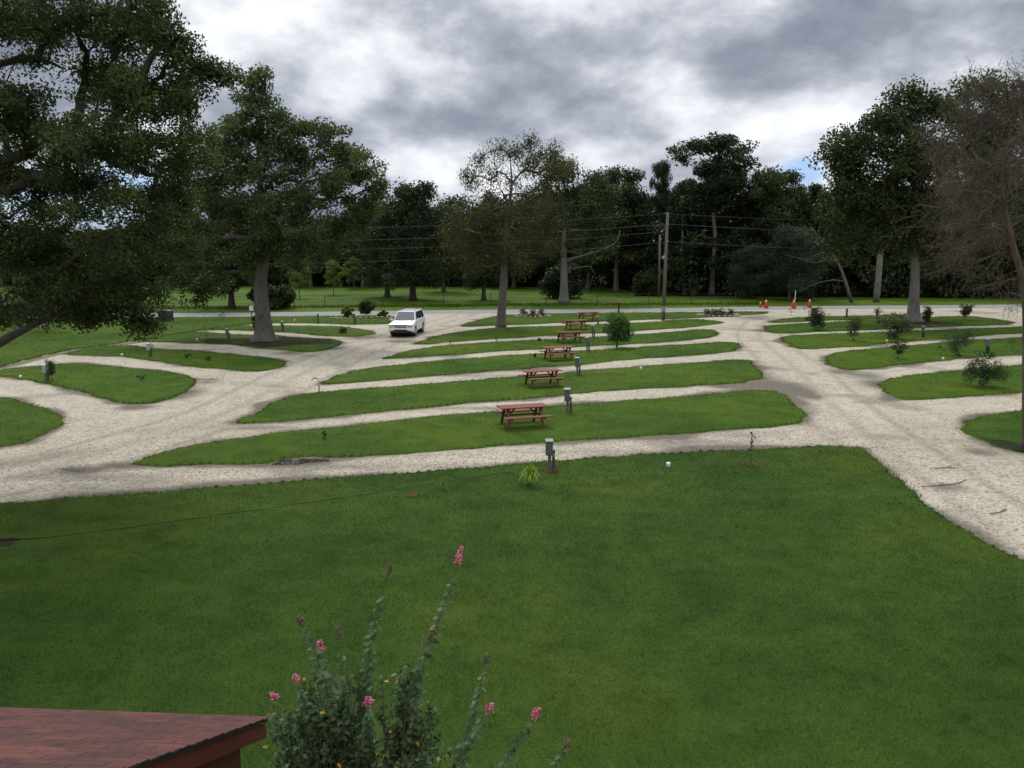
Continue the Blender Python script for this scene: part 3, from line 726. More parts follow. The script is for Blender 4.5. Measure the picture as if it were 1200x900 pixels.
tr = [base, P(1071,360,Yr), P(1072,335,Yr), P(1073,310,Yr), P(1070,280,Yr), P(1072,240,Yr), P(1070,200,Yr), P(1075,150,Yr)]
tree_px('live_oak', 'massive dark tree with pale straight trunk on the right hand strips', 'tree', base, tr, lob, Yr,
        M['leaf_mid'], M['bark_pale'], .45, 130, .32, .17, 1.25, 13, tips_per=1.3, depth=1.2, seg=2, rtip=.03, flare=1.9)
# --- bald cypress in the middle
base = G(587, 383.5); Yc = base.y
lob = [(553,212,11,12,0,7),(560,192,8,9,1,4),(581,180,8,12,0,5),(578,205,10,10,-1,5),(604,176,8,15,0,6),(622,172,7,12,1,5),(620,196,11,12,-1,7),(648,180,7,12,1,4),(652,198,12,12,0,7),(638,216,12,12,0,6),(668,190,6,12,1,3),(598,212,8,8,1,3),
 (545,255,20,20,0,14),(575,250,26,18,0,16),(615,245,28,20,0,18),(645,250,20,18,1,10),(535,285,22,20,0,14),(565,285,28,22,0,20),(605,285,30,22,-1,20),(640,285,20,16,0,9),(560,312,24,10,0,7),(610,310,22,10,0,6),(590,225,12,10,0,3)]
tr = [base, P(588,360,Yc), P(590,335,Yc), P(591,305,Yc), P(592,275,Yc), P(596,245,Yc), P(600,215,Yc), P(598,185,Yc)]
tree_px('cypress_tree', 'tall thin cypress with rusty drooping foliage and airy top in the middle', 'tree', base, tr, lob, Yc,
        M['leaf_cypress'], M['bark_grey'], .35, 115, .24, .07, .95, 14, depth=1.1, droop=.9, seg=1.5, rtip=.025, flat=1.0, flare=1.35)
# --- tree beyond the road with pale trunk and long bare limb
base = G(661, 355); Yq = base.y
lob = [(640,190,16,14,0,7),(668,200,16,14,0,7),(655,215,22,16,0,9),(690,215,16,16,1,6),(630,240,30,20,0,14),(670,245,34,24,0,18),(700,250,24,22,1,10),(645,280,30,20,1,12),(690,285,30,18,0,10),(625,300,24,16,0,6),(712,225,12,12,0,4)]
tr = [base, P(661,338,Yq), P(661,315,Yq), P(660,295,Yq), P(662,270,Yq), P(664,235,Yq), P(660,205,Yq)]
root, *_ = tree_px('maple_tree', 'tree beyond the road with thick pale trunk and bare limb reaching right', 'tree', base, tr, lob, Yq,
        M['leaf_mid'], M['bark_pale'], .47, 150, .36, .17, 1.5, 15, depth=1.1, seg=2, rtip=.03)
mb = MB(); b = Vector(base)
mb.tube([q-b for q in catmull([P(661,305,Yq), P(675,302,Yq), P(695,296,Yq-1), P(712,290,Yq-1.5), P(724,281,Yq-2), P(727,270,Yq-2)], .6, False)], np.linspace(.2, .04, len(catmull([P(661,305,Yq), P(675,302,Yq), P(695,296,Yq-1), P(712,290,Yq-1.5), P(724,281,Yq-2), P(727,270,Yq-2)], .6, False))).tolist(), 6)
mb.tube([q-b for q in [P(661,318,Yq), P(680,313,Yq-.5), P(692,312,Yq-1), P(697,322,Yq-1)]], [.1,.07,.05,.03], 6)
mb.build('limb', M['bark_pale'], root, smooth=True)

# --- dead tree at the right edge
base = G(1207, 529); Yd = base.y
lob = [(1185,130,35,35,0,22),(1145,150,35,38,1,22),(1112,195,38,38,0,16),(1102,240,28,32,-1,10),(1145,220,40,38,1,22),(1180,200,50,45,-1,24),(1132,280,38,28,0,13),(1170,270,45,35,1,20),(1145,318,30,22,0,8),(1122,306,14,10,0,3),
 (1240,160,60,60,0,24),(1250,260,60,60,0,20),(1200,95,30,20,0,7),(1140,105,30,20,0,6),(1290,220,60,80,0,14),(1230,330,50,30,0,9)]
tr = [base, P(1205,480,Yd), P(1204,430,Yd), P(1204,390,Yd), P(1203,360,Yd), P(1198,325,Yd), P(1186,285,Yd), P(1176,240,Yd), P(1172,190,Yd)]
g = np.random.default_rng(5)
root, pos, rad, T = tree_px('dead_tree', 'bare grey brown dead tree full of fine twigs at the right edge', 'tree', base, tr, lob, Yd,
        None, M['bark_dead'], .17, 0, .1, .1, 1, 16, depth=1.5, seg=.5, rtip=.010, wig=.16, rise=.0, pull=.5, flare=1.35)
# fine twigs
sel = np.where(rad < .045)[0]; sel = sel[pos[sel,2] > 3.0]
pick = g.choice(sel, 3000); mb = MB(); ends = []
for i in pick:
    p = pos[i]; out = p-np.array([0,0,7.5]); out /= np.linalg.norm(out)+1e-6
    d = out*.5+g.normal(0, .75, 3)+np.array([0,0,.25]); d /= np.linalg.norm(d); L = g.uniform(.25, .95)
    d2 = d+g.normal(0, .4, 3); q = p+d*L*.5; e = q+d2*L*.5
    mb.tube([p, q, e], [.0075, .0055, .003], 3, cap=False); ends.append(e); ends.append(q)
    for _ in range(3):
        u = g.uniform(.2, 1); s0 = q+(e-q)*u; d3 = d2+g.normal(0, .8, 3); d3 /= np.linalg.norm(d3); e3 = s0+d3*g.uniform(.1, .35)
        mb.tube([s0, e3], [.0045, .0025], 3, cap=False); ends.append(e3)
mb.build('twigs', M['bark_dead'], root)
E = np.array(ends); E = E[g.random(len(E)) < .45]; C, v = clumps(E, .10, 2, g)
np_mesh('withered_leaves', leaf_quads(C, .055, .02, g), 4, M['leaf_dead'], root, var=v)

# --- tree prototypes for the background (local coordinates, height 1 unit = 1 m)
def proto(name, H, W, cb, seed, leaf, bark, r0, per, Ls, Ws, nl=16, tips=9, crad=1.2, top=1.0, group=None, shape='round', lean=0):
    g = np.random.default_rng(seed); root = empty(name, (0,0,0)); T = []
    for i in range(nl):
        u = (i+.5)/nl; z = cb+(H-cb)*(u**.9)
        if shape == 'round': rr = W/2*math.sqrt(max(.05, 1-((u-.38)/.66)**2))
        elif shape == 'top': rr = W/2*(.35+.65*u if u < .75 else 1.0*(1-(u-.75)*2.2))
        else: rr = W/2*(1-u*.8)
        a = i*2.4+g.uniform(-.5, .5); q = rr*.62*g.uniform(.5, 1.05)
        lr = max(.9, rr*.45*g.uniform(.8, 1.2))
        T.append(ell_pts((math.cos(a)*q+lean*z, math.sin(a)*q, min(z, H-lr*.4)), (lr, lr, lr*.62), tips, g))
    T = np.concatenate(T); T = T[T[:,2] > .4]
    tr = [Vector((lean*z+g.normal(0, .04)*z*.3, g.normal(0,.04)*z*.3, z)) for z in np.linspace(0, H*.8, 7)]
    ch, pos, rad = skeleton(tr, T, r0, .025, g, 1.6)
    wood_mesh(ch, root, bark)
    C, v = clumps(T, crad*(.7+.6*g.random(len(T))), per, g); k = C[:,2] > .1
    np_mesh('crown', leaf_quads(C[k], Ls, Ws, g), 4, leaf, root, var=v[k])
    return root
PR = {
 'round': proto('shade_tree', 15, 13, 2.4, 21, M['leaf_dark'], M['bark_dark'], .38, 120, .36, .20, 20, 9, 1.35),
 'tall': proto('forest_tree', 19, 11, 4.0, 22, M['leaf_dark'], M['bark_grey'], .32, 120, .38, .20, 20, 8, 1.3),
 'mid': proto('broadleaf_tree', 17, 12, 3.0, 23, M['leaf_mid'], M['bark_grey'], .34, 120, .38, .20, 20, 8, 1.4),
 'open': proto('open_tree', 20, 11, 11.0, 24, M['leaf_dark'], M['bark_grey'], .26, 100, .36, .19, 16, 8, 1.05, shape='top'),
 'thin': proto('slender_tree', 9, 6, 2.2, 25, M['leaf_yellow'], M['bark_grey'], .10, 70, .30, .13, 12, 6, .8),
 'grey': proto('willow_tree', 12, 12, .6, 26, M['leaf_grey'], M['bark_grey'], .22, 130, .34, .12, 18, 9, 1.3),
}
used = set()
def put(kind, px, py, hpx_top, label, cat='tree', rz=None, group=None, wscale=1.0, Y=None):
    src = PR[kind]
    g0 = G(px, py) if Y is None else Vector((P(px, py, Y).x, Y, 0))
    top = P(px, hpx_top, g0.y).z
    Hs = {'round':15.4,'tall':19.6,'mid':17.6,'open':20.3,'thin':9.4,'grey':12.5}[kind]
    s = top/Hs
    o = src if kind not in used else copy_tree(src)
    used.add(kind)
    o.location = (g0.x, g0.y, -.02); o.rotation_euler = (0, 0, random.uniform(0, 6.28) if rz is None else rz); o.scale = (s*wscale, s*wscale, s)
    for k in ('label','category','group'):
        if k in o: del o[k]
    return tag(o, label, cat, group)
put('round', 272, 361.5, 225, 'dark tree beyond the road seen under the left oak', wscale=1.0)
put('round', 454, 348, 240, 'dark tree just left of the widest field tree behind the white vehicle')
put('round', 484, 352, 216, 'widest dark round tree in the field behind the white vehicle', wscale=1.05)
put('round', 567, 352, 246, 'short dark tree just behind the rusty cypress', wscale=.85)
put('mid', 520, 345, 240, 'mid green tree between the round field tree and the cypress', Y=128)
put('thin', 351, 350, 303, 'thin yellow green sapling tree in the field, left of the pair')
put('thin', 391, 346, 303, 'thin yellow green sapling tree in the field, right of the pair')
put('thin', 415, 340, 300, 'yellow green tree edge showing behind the right sapling', Y=135)
put('mid', 425, 340, 252, 'mid green tree at the back of the field above the saplings', Y=140)
put('mid', 602, 338, 235, 'small trunked tree far back in the field between cypress and pale trunk')
put('mid', 722, 345, 195, 'rounded leafy crown in the treeline left of the utility pole', Y=128)
put('open', 772, 345, 188, 'skinny tall crown rising just beside the utility pole', Y=126, wscale=.5)
put('open', 834, 345, 157, 'tallest wood tree with forked pale trunk and open crown', Y=118, wscale=1.25)
put('tall', 800, 345, 208, 'dark forest tree between the utility pole and tallest crown', Y=124)
put('tall', 868, 345, 196, 'dark forest tree right below the tallest open crown', Y=122)
put('mid', 905, 345, 196, 'dark tree with domed top right of the tallest crown', Y=119)
put('tall', 942, 345, 214, 'dark forest tree under the blue gap in the clouds', Y=122)
put('grey', 925, 352, 262, 'grey green willowy tree leaning over the road by the cones')
put('grey', 880, 350, 285, 'lower grey green tree at the wood edge left of the willowy one')
put('tall', 985, 345, 222, 'dark forest tree behind the leaning bare trunk', Y=120)
put('tall', 745, 345, 228, 'dark forest tree directly behind the lamp pole', Y=132)
put('tall', 1035, 345, 215, 'forest tree hidden behind the massive right tree', Y=117)
put('tall', 1125, 345, 225, 'forest tree behind the dead tree twigs', Y=117)
put('mid', 1185, 345, 215, 'leafy forest tree behind the far right frame edge', Y=115)
put('mid', 690, 345, 215, 'leafy tree behind the bare limb of the pale trunked tree', Y=134)
put('tall', 640, 340, 225, 'dark tree right behind the cypress and pale trunk tree', Y=138)
put('mid', 365, 340, 258, 'mid green tree at the field back above the left sapling', Y=142)
put('round', 230, 345, 262, 'dark tree far back in the field left of the oak', Y=135)
put('mid', 120, 345, 268, 'green tree far back seen through the near left branches', Y=140)
put('round', 30, 345, 262, 'dark tree far back at the left frame edge', Y=135)
# young tree on the left lawn with a bare straight stem
base = G(55, 387); Yy = base.y
tree_px('young_tree', 'young tree with bare straight stem alone on the left lawn', 'tree', base, [base, P(55,378,Yy), P(55,368,Yy), P(55,358,Yy), P(54,345,Yy)],
        [(55,345,26,16,0,14),(48,325,24,18,0,12),(66,322,22,16,0,10),(56,305,18,14,0,7)], Yy, M['leaf_oak'], M['bark_grey'], .13, 80, .25, .13, .9, 31)

# woodland mass
def woodland():
    g = np.random.default_rng(40); T = []; rr = []; tr = MB()
    prof = lambda px: np.interp(px, [-500,0,200,330,440,520,600,700,760,860,950,1000,1200,1600], [262,264,264,250,234,230,228,222,222,214,222,226,190,180])
    for row, (off, cnt) in enumerate(((0, 62), (9, 54), (20, 44))):
        for i in range(cnt):
            px = -480+2050*(i+g.uniform(.1,.9))/cnt
            Y0 = np.interp(px, [-500,330,700,760,800,1300], [150,150,146,128,121,114])+off+g.uniform(-2,2)
            top = P(px, prof(px)+g.uniform(-4,16)+(6 if row == 0 else 0), Y0).z; x = P(px, 345, Y0).x
            nl = 9
            for k in range(nl):
                u = (k+.6)/nl; z = top*(.12+.83*u); W = 5.2*math.sqrt(max(.1, 1-((u-.45)/.65)**2))
                a = g.uniform(0, 6.28); q = W*.6*g.random()**.5
                T.append(ell_pts((x+math.cos(a)*q, Y0+math.sin(a)*q, z), (2.3,2.3,1.7), 7, g))
            if row == 0:
                tr.tube([(x, Y0, 0), (x+g.normal(0,.4), Y0, top*.4), (x+g.normal(0,.8), Y0, top*.85)], [.26,.2,.06], 6)
    for i in range(1300):     # undergrowth
        px = g.uniform(-480, 1560); Y0 = np.interp(px, [-500,330,700,760,800,1300], [147,147,143,126,118,111])+g.uniform(-1,7)
        x = P(px, 345, Y0).x; T.append(ell_pts((x, Y0, g.uniform(.4, 7.5)), (1.8,1.5,1.5), 4, g))
    T = np.concatenate(T); T[:,2] = np.maximum(T[:,2], .3)
    C, v = clumps(T, 1.55, 44, g); C[:,2] = np.maximum(C[:,2], .03)
    V = leaf_quads(C, .55, .34, g)
    o = np_mesh('woodland', V, 4, M['leaf_dark'], var=v)
    tag(o, 'dense dark wood closing the view behind the road and field', 'wood', kind='stuff')
    t = tr.build('woodland_trunks', M['bark_grey'], o)
    t['kind'] = 'stuff'
woodland()

fl = [(-480,149),(330,149),(700,145),(760,127),(800,119),(1560,112)]
fv = [Vector((P(x,345,y).x, y-2.5, .05)) for x, y in fl]
fv = [Vector((-420, fv[0].y, .05))]+fv+[Vector((420, fv[-1].y, .05))]
mb = MB(); nn = len(fv); mb.add(fv+[Vector((p.x, 420, .05)) for p in fv], [(i, i+1, nn+i+1, nn+i) for i in range(nn-1)])
tag(mb.build('forest_floor', M['soil']), kind='structure')
# leaning bare trunk at the wood edge and leaning pale trunk
def snag(name, label, pts, rads, twigs, mat, Y):
    b = Vector((P(*pts[0], Y).x, Y, 0)); root = empty(name, b, 0, label, 'tree'); mb = MB()
    L = [P(x, y, Y)-b for x, y in pts]; L[0].z = 0
    L = catmull(L, 1.0, False); mb.tube(L, np.linspace(rads[0], rads[1], len(L)).tolist(), 8); mb.build('trunk', mat, root, smooth=True)
    for tw in twigs:
        m2 = MB(); q = catmull([P(x, y, Y)-b+Vector((0, -.3*i, 0)) for i, (x, y) in enumerate(tw)], .8, False); m2.tube(q, np.linspace(rads[1]*.9, .025, len(q)).tolist(), 5); m2.build('branch', mat, root, smooth=True)
snag('leaning_snag', 'bare grey trunk leaning left with dead branches before the wood', [(998,352),(990,328),(982,308),(970,292),(958,276),(950,266)], (.24,.06),
     [[(984,312),(972,302),(955,308),(935,303),(915,298)], [(976,298),(962,296),(950,300)], [(966,286),(958,270),(962,256),(975,250)], [(990,330),(975,328),(955,332),(932,342)], [(956,272),(945,268),(935,262)]], M['bark_grey'], 104)
snag('pale_snag', 'short thick pale trunk leaning beside the massive right tree', [(1027,350),(1029,330),(1031,305),(1033,282),(1034,262)], (.42,.3), [[(1033,285),(1040,268),(1046,252)]], M['bark_pale'], 104)

# ------------------------------------------------------------------ shrubs and small plants
def shrub(name, label, px, py, w, h, leaf, seed, cat='shrub', per=26, ntip=46, Ls=.09, Ws=.045, group=None, shape='ball', cr=.16, stems=5, gz=.055):
    g = np.random.default_rng(seed); b = G(px, py, gz); s = (b.length)/1000; W = w*s/2; H = h*s
    root = empty(name, b, 0, label, cat, group)
    if shape == 'vase':
        T = []
        for _ in range(ntip):
            z = g.uniform(.3, 1); a = g.uniform(0, 6.28); T.append((math.cos(a)*W*z*g.uniform(.3,1), math.sin(a)*W*z*g.uniform(.3,1), H*z))
        T = np.array(T)
    else:
        T = ell_pts((0,0,H*.47), (W*.95, W*.85, H*.50), ntip, g, .6)
        T[:,2] += g.uniform(-.1,.1,len(T))*H
    T[:,2] = np.maximum(T[:,2], .08)
    tr = [Vector((0,0,0)), Vector((0,0,H*.03)), Vector((.01,0,H*.06)), Vector((0,.01,H*.10))]
    if cat == 'tree': tr = [Vector((0,0,0)), Vector((0,0,H*.08)), Vector((.02,0,H*.16)), Vector((0,.02,H*.26))]; T = T[T[:,2] > H*.2]
    ch, pos, rad = skeleton(tr, T, .03+.012*H, .006, g, .35, rise=.1, wig=.12)
    wood_mesh(ch, root, M['stem'], name='stems', flare=1.2, nside=5, small=3)
    C, v = clumps(T, cr*H*(.7+.6*g.random(len(T))), int(per*1.7), g, .9); C[:,2] = np.maximum(C[:,2], .02)
    np_mesh('foliage', leaf_quads(C, Ls, Ws, g), 4, leaf, root, var=v)
    return root
L_ = M['leaf_shrub']
shrub('crape_myrtle_bush', 'largest dark twiggy bush, nearest the right edge on the right strips', 1153, 453, 46, 36, L_, 51, ntip=80, per=30)
shrub('crape_myrtle_bush', 'dark bush beside the black post, one strip behind the largest bush', 1121, 417, 40, 32, L_, 52, ntip=64)
shrub('crape_myrtle_bush', 'pale sparse bush alone at the near edge of a right strip', 1052, 420, 28, 20, M['leaf_grey'], 53, ntip=44, per=14, shape='vase')
shrub('crape_myrtle_bush', 'dark spreading bush directly behind the pale sparse one', 1052, 397, 38, 28, L_, 54, ntip=70, Ls=.12, Ws=.06)
shrub('crape_myrtle_bush', 'tall narrow sparse bush on the right strips', 1000, 399, 17, 31, L_, 55, ntip=40, per=18, Ls=.12, Ws=.05)
shrub('crape_myrtle_bush', 'leafy bush in front of the dark red pot', 955, 386.5, 26, 25, L_, 56, ntip=60, Ls=.13, Ws=.06)
shrub('upright_shrub', 'small upright shrub just right of the massive tree trunk', 1086, 376.5, 12, 15, M['leaf_oak'], 57, ntip=36, Ls=.14, Ws=.06)
shrub('upright_shrub', 'small fan shaped shrub farthest right beside the road gravel', 1131, 374.5, 16, 15, M['leaf_oak'], 58, ntip=40, Ls=.16, Ws=.05, shape='vase')
shrub('citrus_tree', 'bright green rounded little tree beside the picnic tables', 723, 407, 38, 43, M['leaf_bright'], 59, cat='tree', ntip=90, per=34, Ls=.14, Ws=.08, cr=.13)
shrub('garden_shrub', 'yellow green leafy shrub at the left of the rocky bed', 408, 371.5, 15, 12, M['leaf_yellow'], 60, ntip=30, Ls=.2, Ws=.1)
shrub('garden_shrub', 'dark spiky spreading shrub in the middle of the rocky bed', 429, 371.5, 28, 18, M['leaf_oak'], 61, ntip=60, Ls=.28, Ws=.06, shape='vase')
shrub('garden_shrub', 'low dark shrub at the right of the rocky bed', 449, 371.5, 16, 7, M['leaf_oak'], 62, ntip=24, Ls=.2, Ws=.1)
shrub('round_bush', 'dark round bush beyond the road next to the left oak trunk', 318, 361.5, 50, 28, M['leaf_dark'], 63, cat='bush', ntip=110, per=60, Ls=.34, Ws=.2, cr=.22)
shrub('round_bush', 'dark conical bush behind the pale thick trunk', 659, 349, 46, 38, M['leaf_dark'], 64, cat='bush', ntip=130, per=60, Ls=.36, Ws=.2, cr=.2)
shrub('round_bush', 'lighter green bush at the field corner near the utility pole', 758, 346, 34, 28, M['leaf_mid'], 65, cat='bush', ntip=90, per=50, Ls=.36, Ws=.2, cr=.2)
shrub('small_weed', 'low reddish weed on the strip near the rocky bed', 402, 390.5, 15, 7, M['leaf_shrub'], 66, cat='plant', ntip=16, per=12, Ls=.16, Ws=.06)
shrub('small_weed', 'dark tuft by the gravel just behind the fourth picnic table', 632, 399.5, 7, 4, M['leaf_shrub'], 67, cat='plant', ntip=8, per=14, Ls=.14, Ws=.06)
shrub('small_weed', 'green tuft left of the third picnic table', 626, 418.5, 6, 3.5, M['leaf_mid'], 68, cat='plant', ntip=8, per=14, Ls=.12, Ws=.06)
shrub('small_weed', 'small green plant in the strip behind the puddle', 381, 514, 8, 9, M['leaf_mid'], 69, cat='plant', ntip=8, per=8, Ls=.08, Ws=.03, shape='vase')
shrub('small_weed', 'dark weed tuft on the strip with the second left utility box', 219, 419.5, 9, 5, M['leaf_mid'], 70, cat='plant', ntip=9, per=10, Ls=.12, Ws=.05)
shrub('small_weed', 'pale weed tuft on the strip right of the dark tuft', 244, 423, 12, 5, M['leaf_grey'], 71, cat='plant', ntip=9, per=8, Ls=.12, Ws=.05)
shrub('small_weed', 'pale grassy tuft on the left teardrop lawn', 166, 446.5, 12, 6, M['leaf_grey'], 72, cat='plant', ntip=9, per=8, Ls=.10, Ws=.03, shape='vase')
shrub('tall_weed', 'dark upright plant just right of the nearest left utility box', 61, 446, 8, 20, M['leaf_shrub'], 73, cat='plant', ntip=22, per=18, Ls=.10, Ws=.04, shape='vase')
def bare_sapling(label, px, py, h, seed, leafy=8, w=8, red=False):
    g = np.random.default_rng(seed); b = G(px, py, .055); s = b.length/1000; H = h*s; W = w*s/2
    root = empty('sapling', b, 0, label, 'sapling')
    T = np.stack([g.normal(0, W*.5, 9), g.normal(0, W*.5, 9), np.linspace(.45, 1, 9)*H], 1)
    tr = [Vector((0,0,H*z)) for z in (0,.15,.3,.5,.7,.9)]
    ch, pos, rad = skeleton(tr, T, .014, .005, g, .3); wood_mesh(ch, root, M['stem'], name='stem', flare=1.1, nside=5, small=4)
    C, v = clumps(T, .13, leafy, g, 1.2); np_mesh('foliage', leaf_quads(C, .08, .035, g), 4, M['leaf_red'] if red else L_, root, var=v)
bare_sapling('thin bare sapling on the strip left of the third picnic table', 531, 424.5, 15, 81, 3, 14)
bare_sapling('tiny sapling at the gravel edge below the cypress', 582, 401.5, 6, 82, 4, 5)
bare_sapling('tiny sapling at the gravel edge left of the cypress', 528, 405, 7, 83, 4, 4)
bare_sapling('thin sapling left of the third utility box on the left strips', 242, 396.5, 18, 84, 6, 5)
bare_sapling('reddish leafed sapling near the road on the left lawn', 261, 375.5, 10, 85, 16, 9, True)
bare_sapling('small leafless sapling on the far middle strip by the right drive', 791, 388, 9, 86, 3, 9)
bare_sapling('sapling at the road edge right of the white stick cone', 927, 370.5, 9, 87, 8, 9, True)
bare_sapling('reddish sapling left of the gravel opening onto the road', 943, 366, 8, 88, 8, 9, True)
bare_sapling('weak leafy sapling growing beside the second left utility box', 178, 416.5, 14, 89, 5, 7)
bare_sapling('bare twiggy sapling on the near lawn left end', 118, 634, 16, 90, 0, 10)
bare_sapling('slim sapling on the second gravel strip at right edge', 1187, 409, 10, 91, 8, 9)
# staked sapling with reddish mulch on the near lawn
b = G(880, 545, .055); root = empty('staked_sapling', b, 0, 'thin leafy staked sapling in a ring of red mulch on the near lawn', 'sapling')
g = np.random.default_rng(92); mb = MB(); H = height(880, 545, 506)
mb.tube([(0,0,0),(.01,0,H*.5),(.0,.01,H)], [.012,.009,.004], 5); mb.build('stem', M['stem'], root)
T = np.stack([g.normal(0,.045,16), g.normal(0,.045,16), np.linspace(.35,.98,16)*H], 1); C, v = clumps(T, .06, 6, g, 1)
np_mesh('foliage', leaf_quads(C, .07, .035, g), 4, L_, root, var=v)
def mulch(c, r, seed, parent=None, z=.06):
    g = np.random.default_rng(seed); mb = MB(); 
    for i in range(90):
        a = g.uniform(0, 6.28); q = r*g.random()**.5; rot = Matrix.Rotation(g.uniform(0,3.1), 3, 'Z') @ Matrix.Rotation(g.uniform(-.4,.4), 3, 'X')
        mb.box((c[0]+math.cos(a)*q, c[1]+math.sin(a)*q*.9, c[2]+.008+g.uniform(0,.02)), (g.uniform(.03,.08), .018, .012), rot)
    return mb.build('mulch', M['mulch'], parent)
mulch((0,0,0), .28, 1, root)
b = G(482, 581, .055); root = empty('mulch_ring', b, 0, 'small heap of reddish mulch on the near lawn', 'mulch'); mulch((0,0,0), .16, 2, root)

def spiky(label, px, py, w, h, mat, seed, n=60, bw=.035):
    g = np.random.default_rng(seed); b = G(px, py, .055); s = b.length/1000; W = w*s/2; H = h*s
    root = empty('spiky_plant', b, 0, label, 'plant'); V = []; vv = []
    for i in range(n):
        a = g.uniform(0, 6.28); sp = g.uniform(.05, 1); L = W*sp*1.05; hh = H*(1.0-.45*sp*sp)*g.uniform(.75, 1.1)
        d = np.array([math.cos(a), math.sin(a), 0]); s_ = np.array([-math.sin(a), math.cos(a), 0])*bw/2
        pts = [d*.03, d*L*.3+np.array([0,0,hh*.6]), d*L*.7+np.array([0,0,hh]), d*L*1.15+np.array([0,0,hh*(.85 if sp < .5 else .55)])]
        ws = [.5, 1, .8, .05]
        for j in range(3):
            V += [pts[j]-s_*ws[j], pts[j]+s_*ws[j], pts[j+1]+s_*ws[j+1], pts[j+1]-s_*ws[j+1]]; vv.append(g.random())
    np_mesh('leaves', np.array(V), 4, mat, root, var=np.array(vv))
    return root
spiky('bright yellow green arching plant next to the nearest utility box', 621, 569, 37, 25, M['leaf_lime'], 101, 85, .032)
spiky('small lime green plant alone on the near lawn', 520, 573, 15, 17, M['leaf_lime'], 102, 18, .03)
spiky('small palm like plant with arching fronds on a far right strip', 1028, 372.5, 15, 12, M['leaf_yellow'], 103, 40, .06)
spiky('thin pale grass plant at the near corner of the third picnic table', 678, 419, 14, 4, M['leaf_yellow'], 104, 24, .04)

# flower beds ringed with stones
def flower_bed(label, px, py, wpx, nplants, seed, big=False):
    g = np.random.default_rng(seed); b = G(px, py, .03); s = b.length/1000; R0 = wpx*s/2
    root = empty('flower_bed', b, 0, label, 'flower bed')
    mb = MB(); mb.lathe([(R0*.92, 0), (R0*.8, .10), (R0*.3, .14), (.01, .15)], 24)
    for i, v in enumerate(mb.v): mb.v[i] = (v[0], v[1]*.75, v[2])
    mb.build('soil', M['soil'], root, smooth=True)
    for i in range(22):
        a = 6.283*i/22; m2 = MB(); m2.blob((math.cos(a)*R0, math.sin(a)*R0*.75, .08), g.uniform(.10,.19), (1.2,.9,.75), seed*50+i, .25); m2.build('edging_stone', M['stone'], root)
    for i in range(nplants):
        x = R0*.72*(-1+2*(i+.5)/nplants); T = ell_pts((x, g.uniform(-.4,.4), .42), (.38,.35,.36), 22, g); T[:,2] = np.maximum(T[:,2], .12)
        C, v = clumps(T, .16, 16, g); np_mesh('flower_plant', leaf_quads(C, .14, .05, g), 4, M['leaf_red'], root, var=v)
flower_bed('stone ringed bed of red plants near the cypress', 624, 371, 42, 3, 111)
flower_bed('stone ringed bed of red plants right of the utility pole', 842, 370, 46, 4, 112)
root = empty('rock_edging', G(430, 373.5, .05), 0, 'ring of small pale stones around the shrubs by the drive', 'stones')
for i in range(14):
    m2 = MB(); m2.blob((-3.3+i*.46, -.3*math.sin(i*.45)*2, .08), .15, (1.2,1,.7), 300+i, .25); m2.build('stone', M['stone'], root)

# ------------------------------------------------------------------ picnic tables
def picnic():
    root = empty('picnic_table', (0,0,0)); W = M['redwood']
    mb = MB()
    for i in range(5): mb.box((0, -.30+i*.15, .745), (1.9, .138, .04))
    mb.build('tabletop', W, root, bevel=.004)
    for s in (-1, 1):
        mb = MB()
        for k in range(2): mb.box((0, s*(.64+k*.145), .44), (1.9, .135, .04))
        mb.build('seat', W, root, bevel=.004)
    for x in (-.66, .66):
        for s in (-1, 1):
            mb = MB(); mb.bar((x, s*.18, .72), (x, s*.60, .0), .04, .10, (1,0,0)); mb.build('leg', W, root)
        mb = MB(); mb.box((x+.042, 0, .38), (.04, 1.54, .09)); mb.build('seat_support', W, root)
        mb = MB(); mb.box((x+.042, 0, .69), (.04, .72, .07)); mb.build('top_support', W, root)
        mb = MB(); sx = -1 if x > 0 else 1
        mb.bar((x+sx*.06, 0, .40), (x+sx*.40, 0, .71), .06, .04, (0,1,0)); mb.build('brace', W, root)
    mb = MB(); mb.box((0, 0, .42), (1.3, .04, .07)); mb.build('stretcher', W, root)
    return root
pt = picnic()
tabs = [(612,498,17,'nearest picnic table, dark red wood, beside the second utility box',.98),(635,451.5,18,'second nearest red picnic table, on the strip behind the nearest',.98),
        (654,421,17,'third red picnic table from the front',.99),(667,401,18,'fourth red picnic table from the front, left of the little citrus tree',.98),
        (675,386,17,'fifth red picnic table, second from the road',1.0),(689,375.5,15,'farthest weathered picnic table, nearest the road',1.0)]
for i, (x, y, a, lab, sc) in enumerate(tabs):
    o = pt if i == 0 else copy_tree(pt); p = G(x, y, .055); o.location = p; o.rotation_euler = (0,0,R(a)); o.scale = (sc,)*3
    tag(o, lab, 'picnic table', 'red picnic tables on the camping strips')

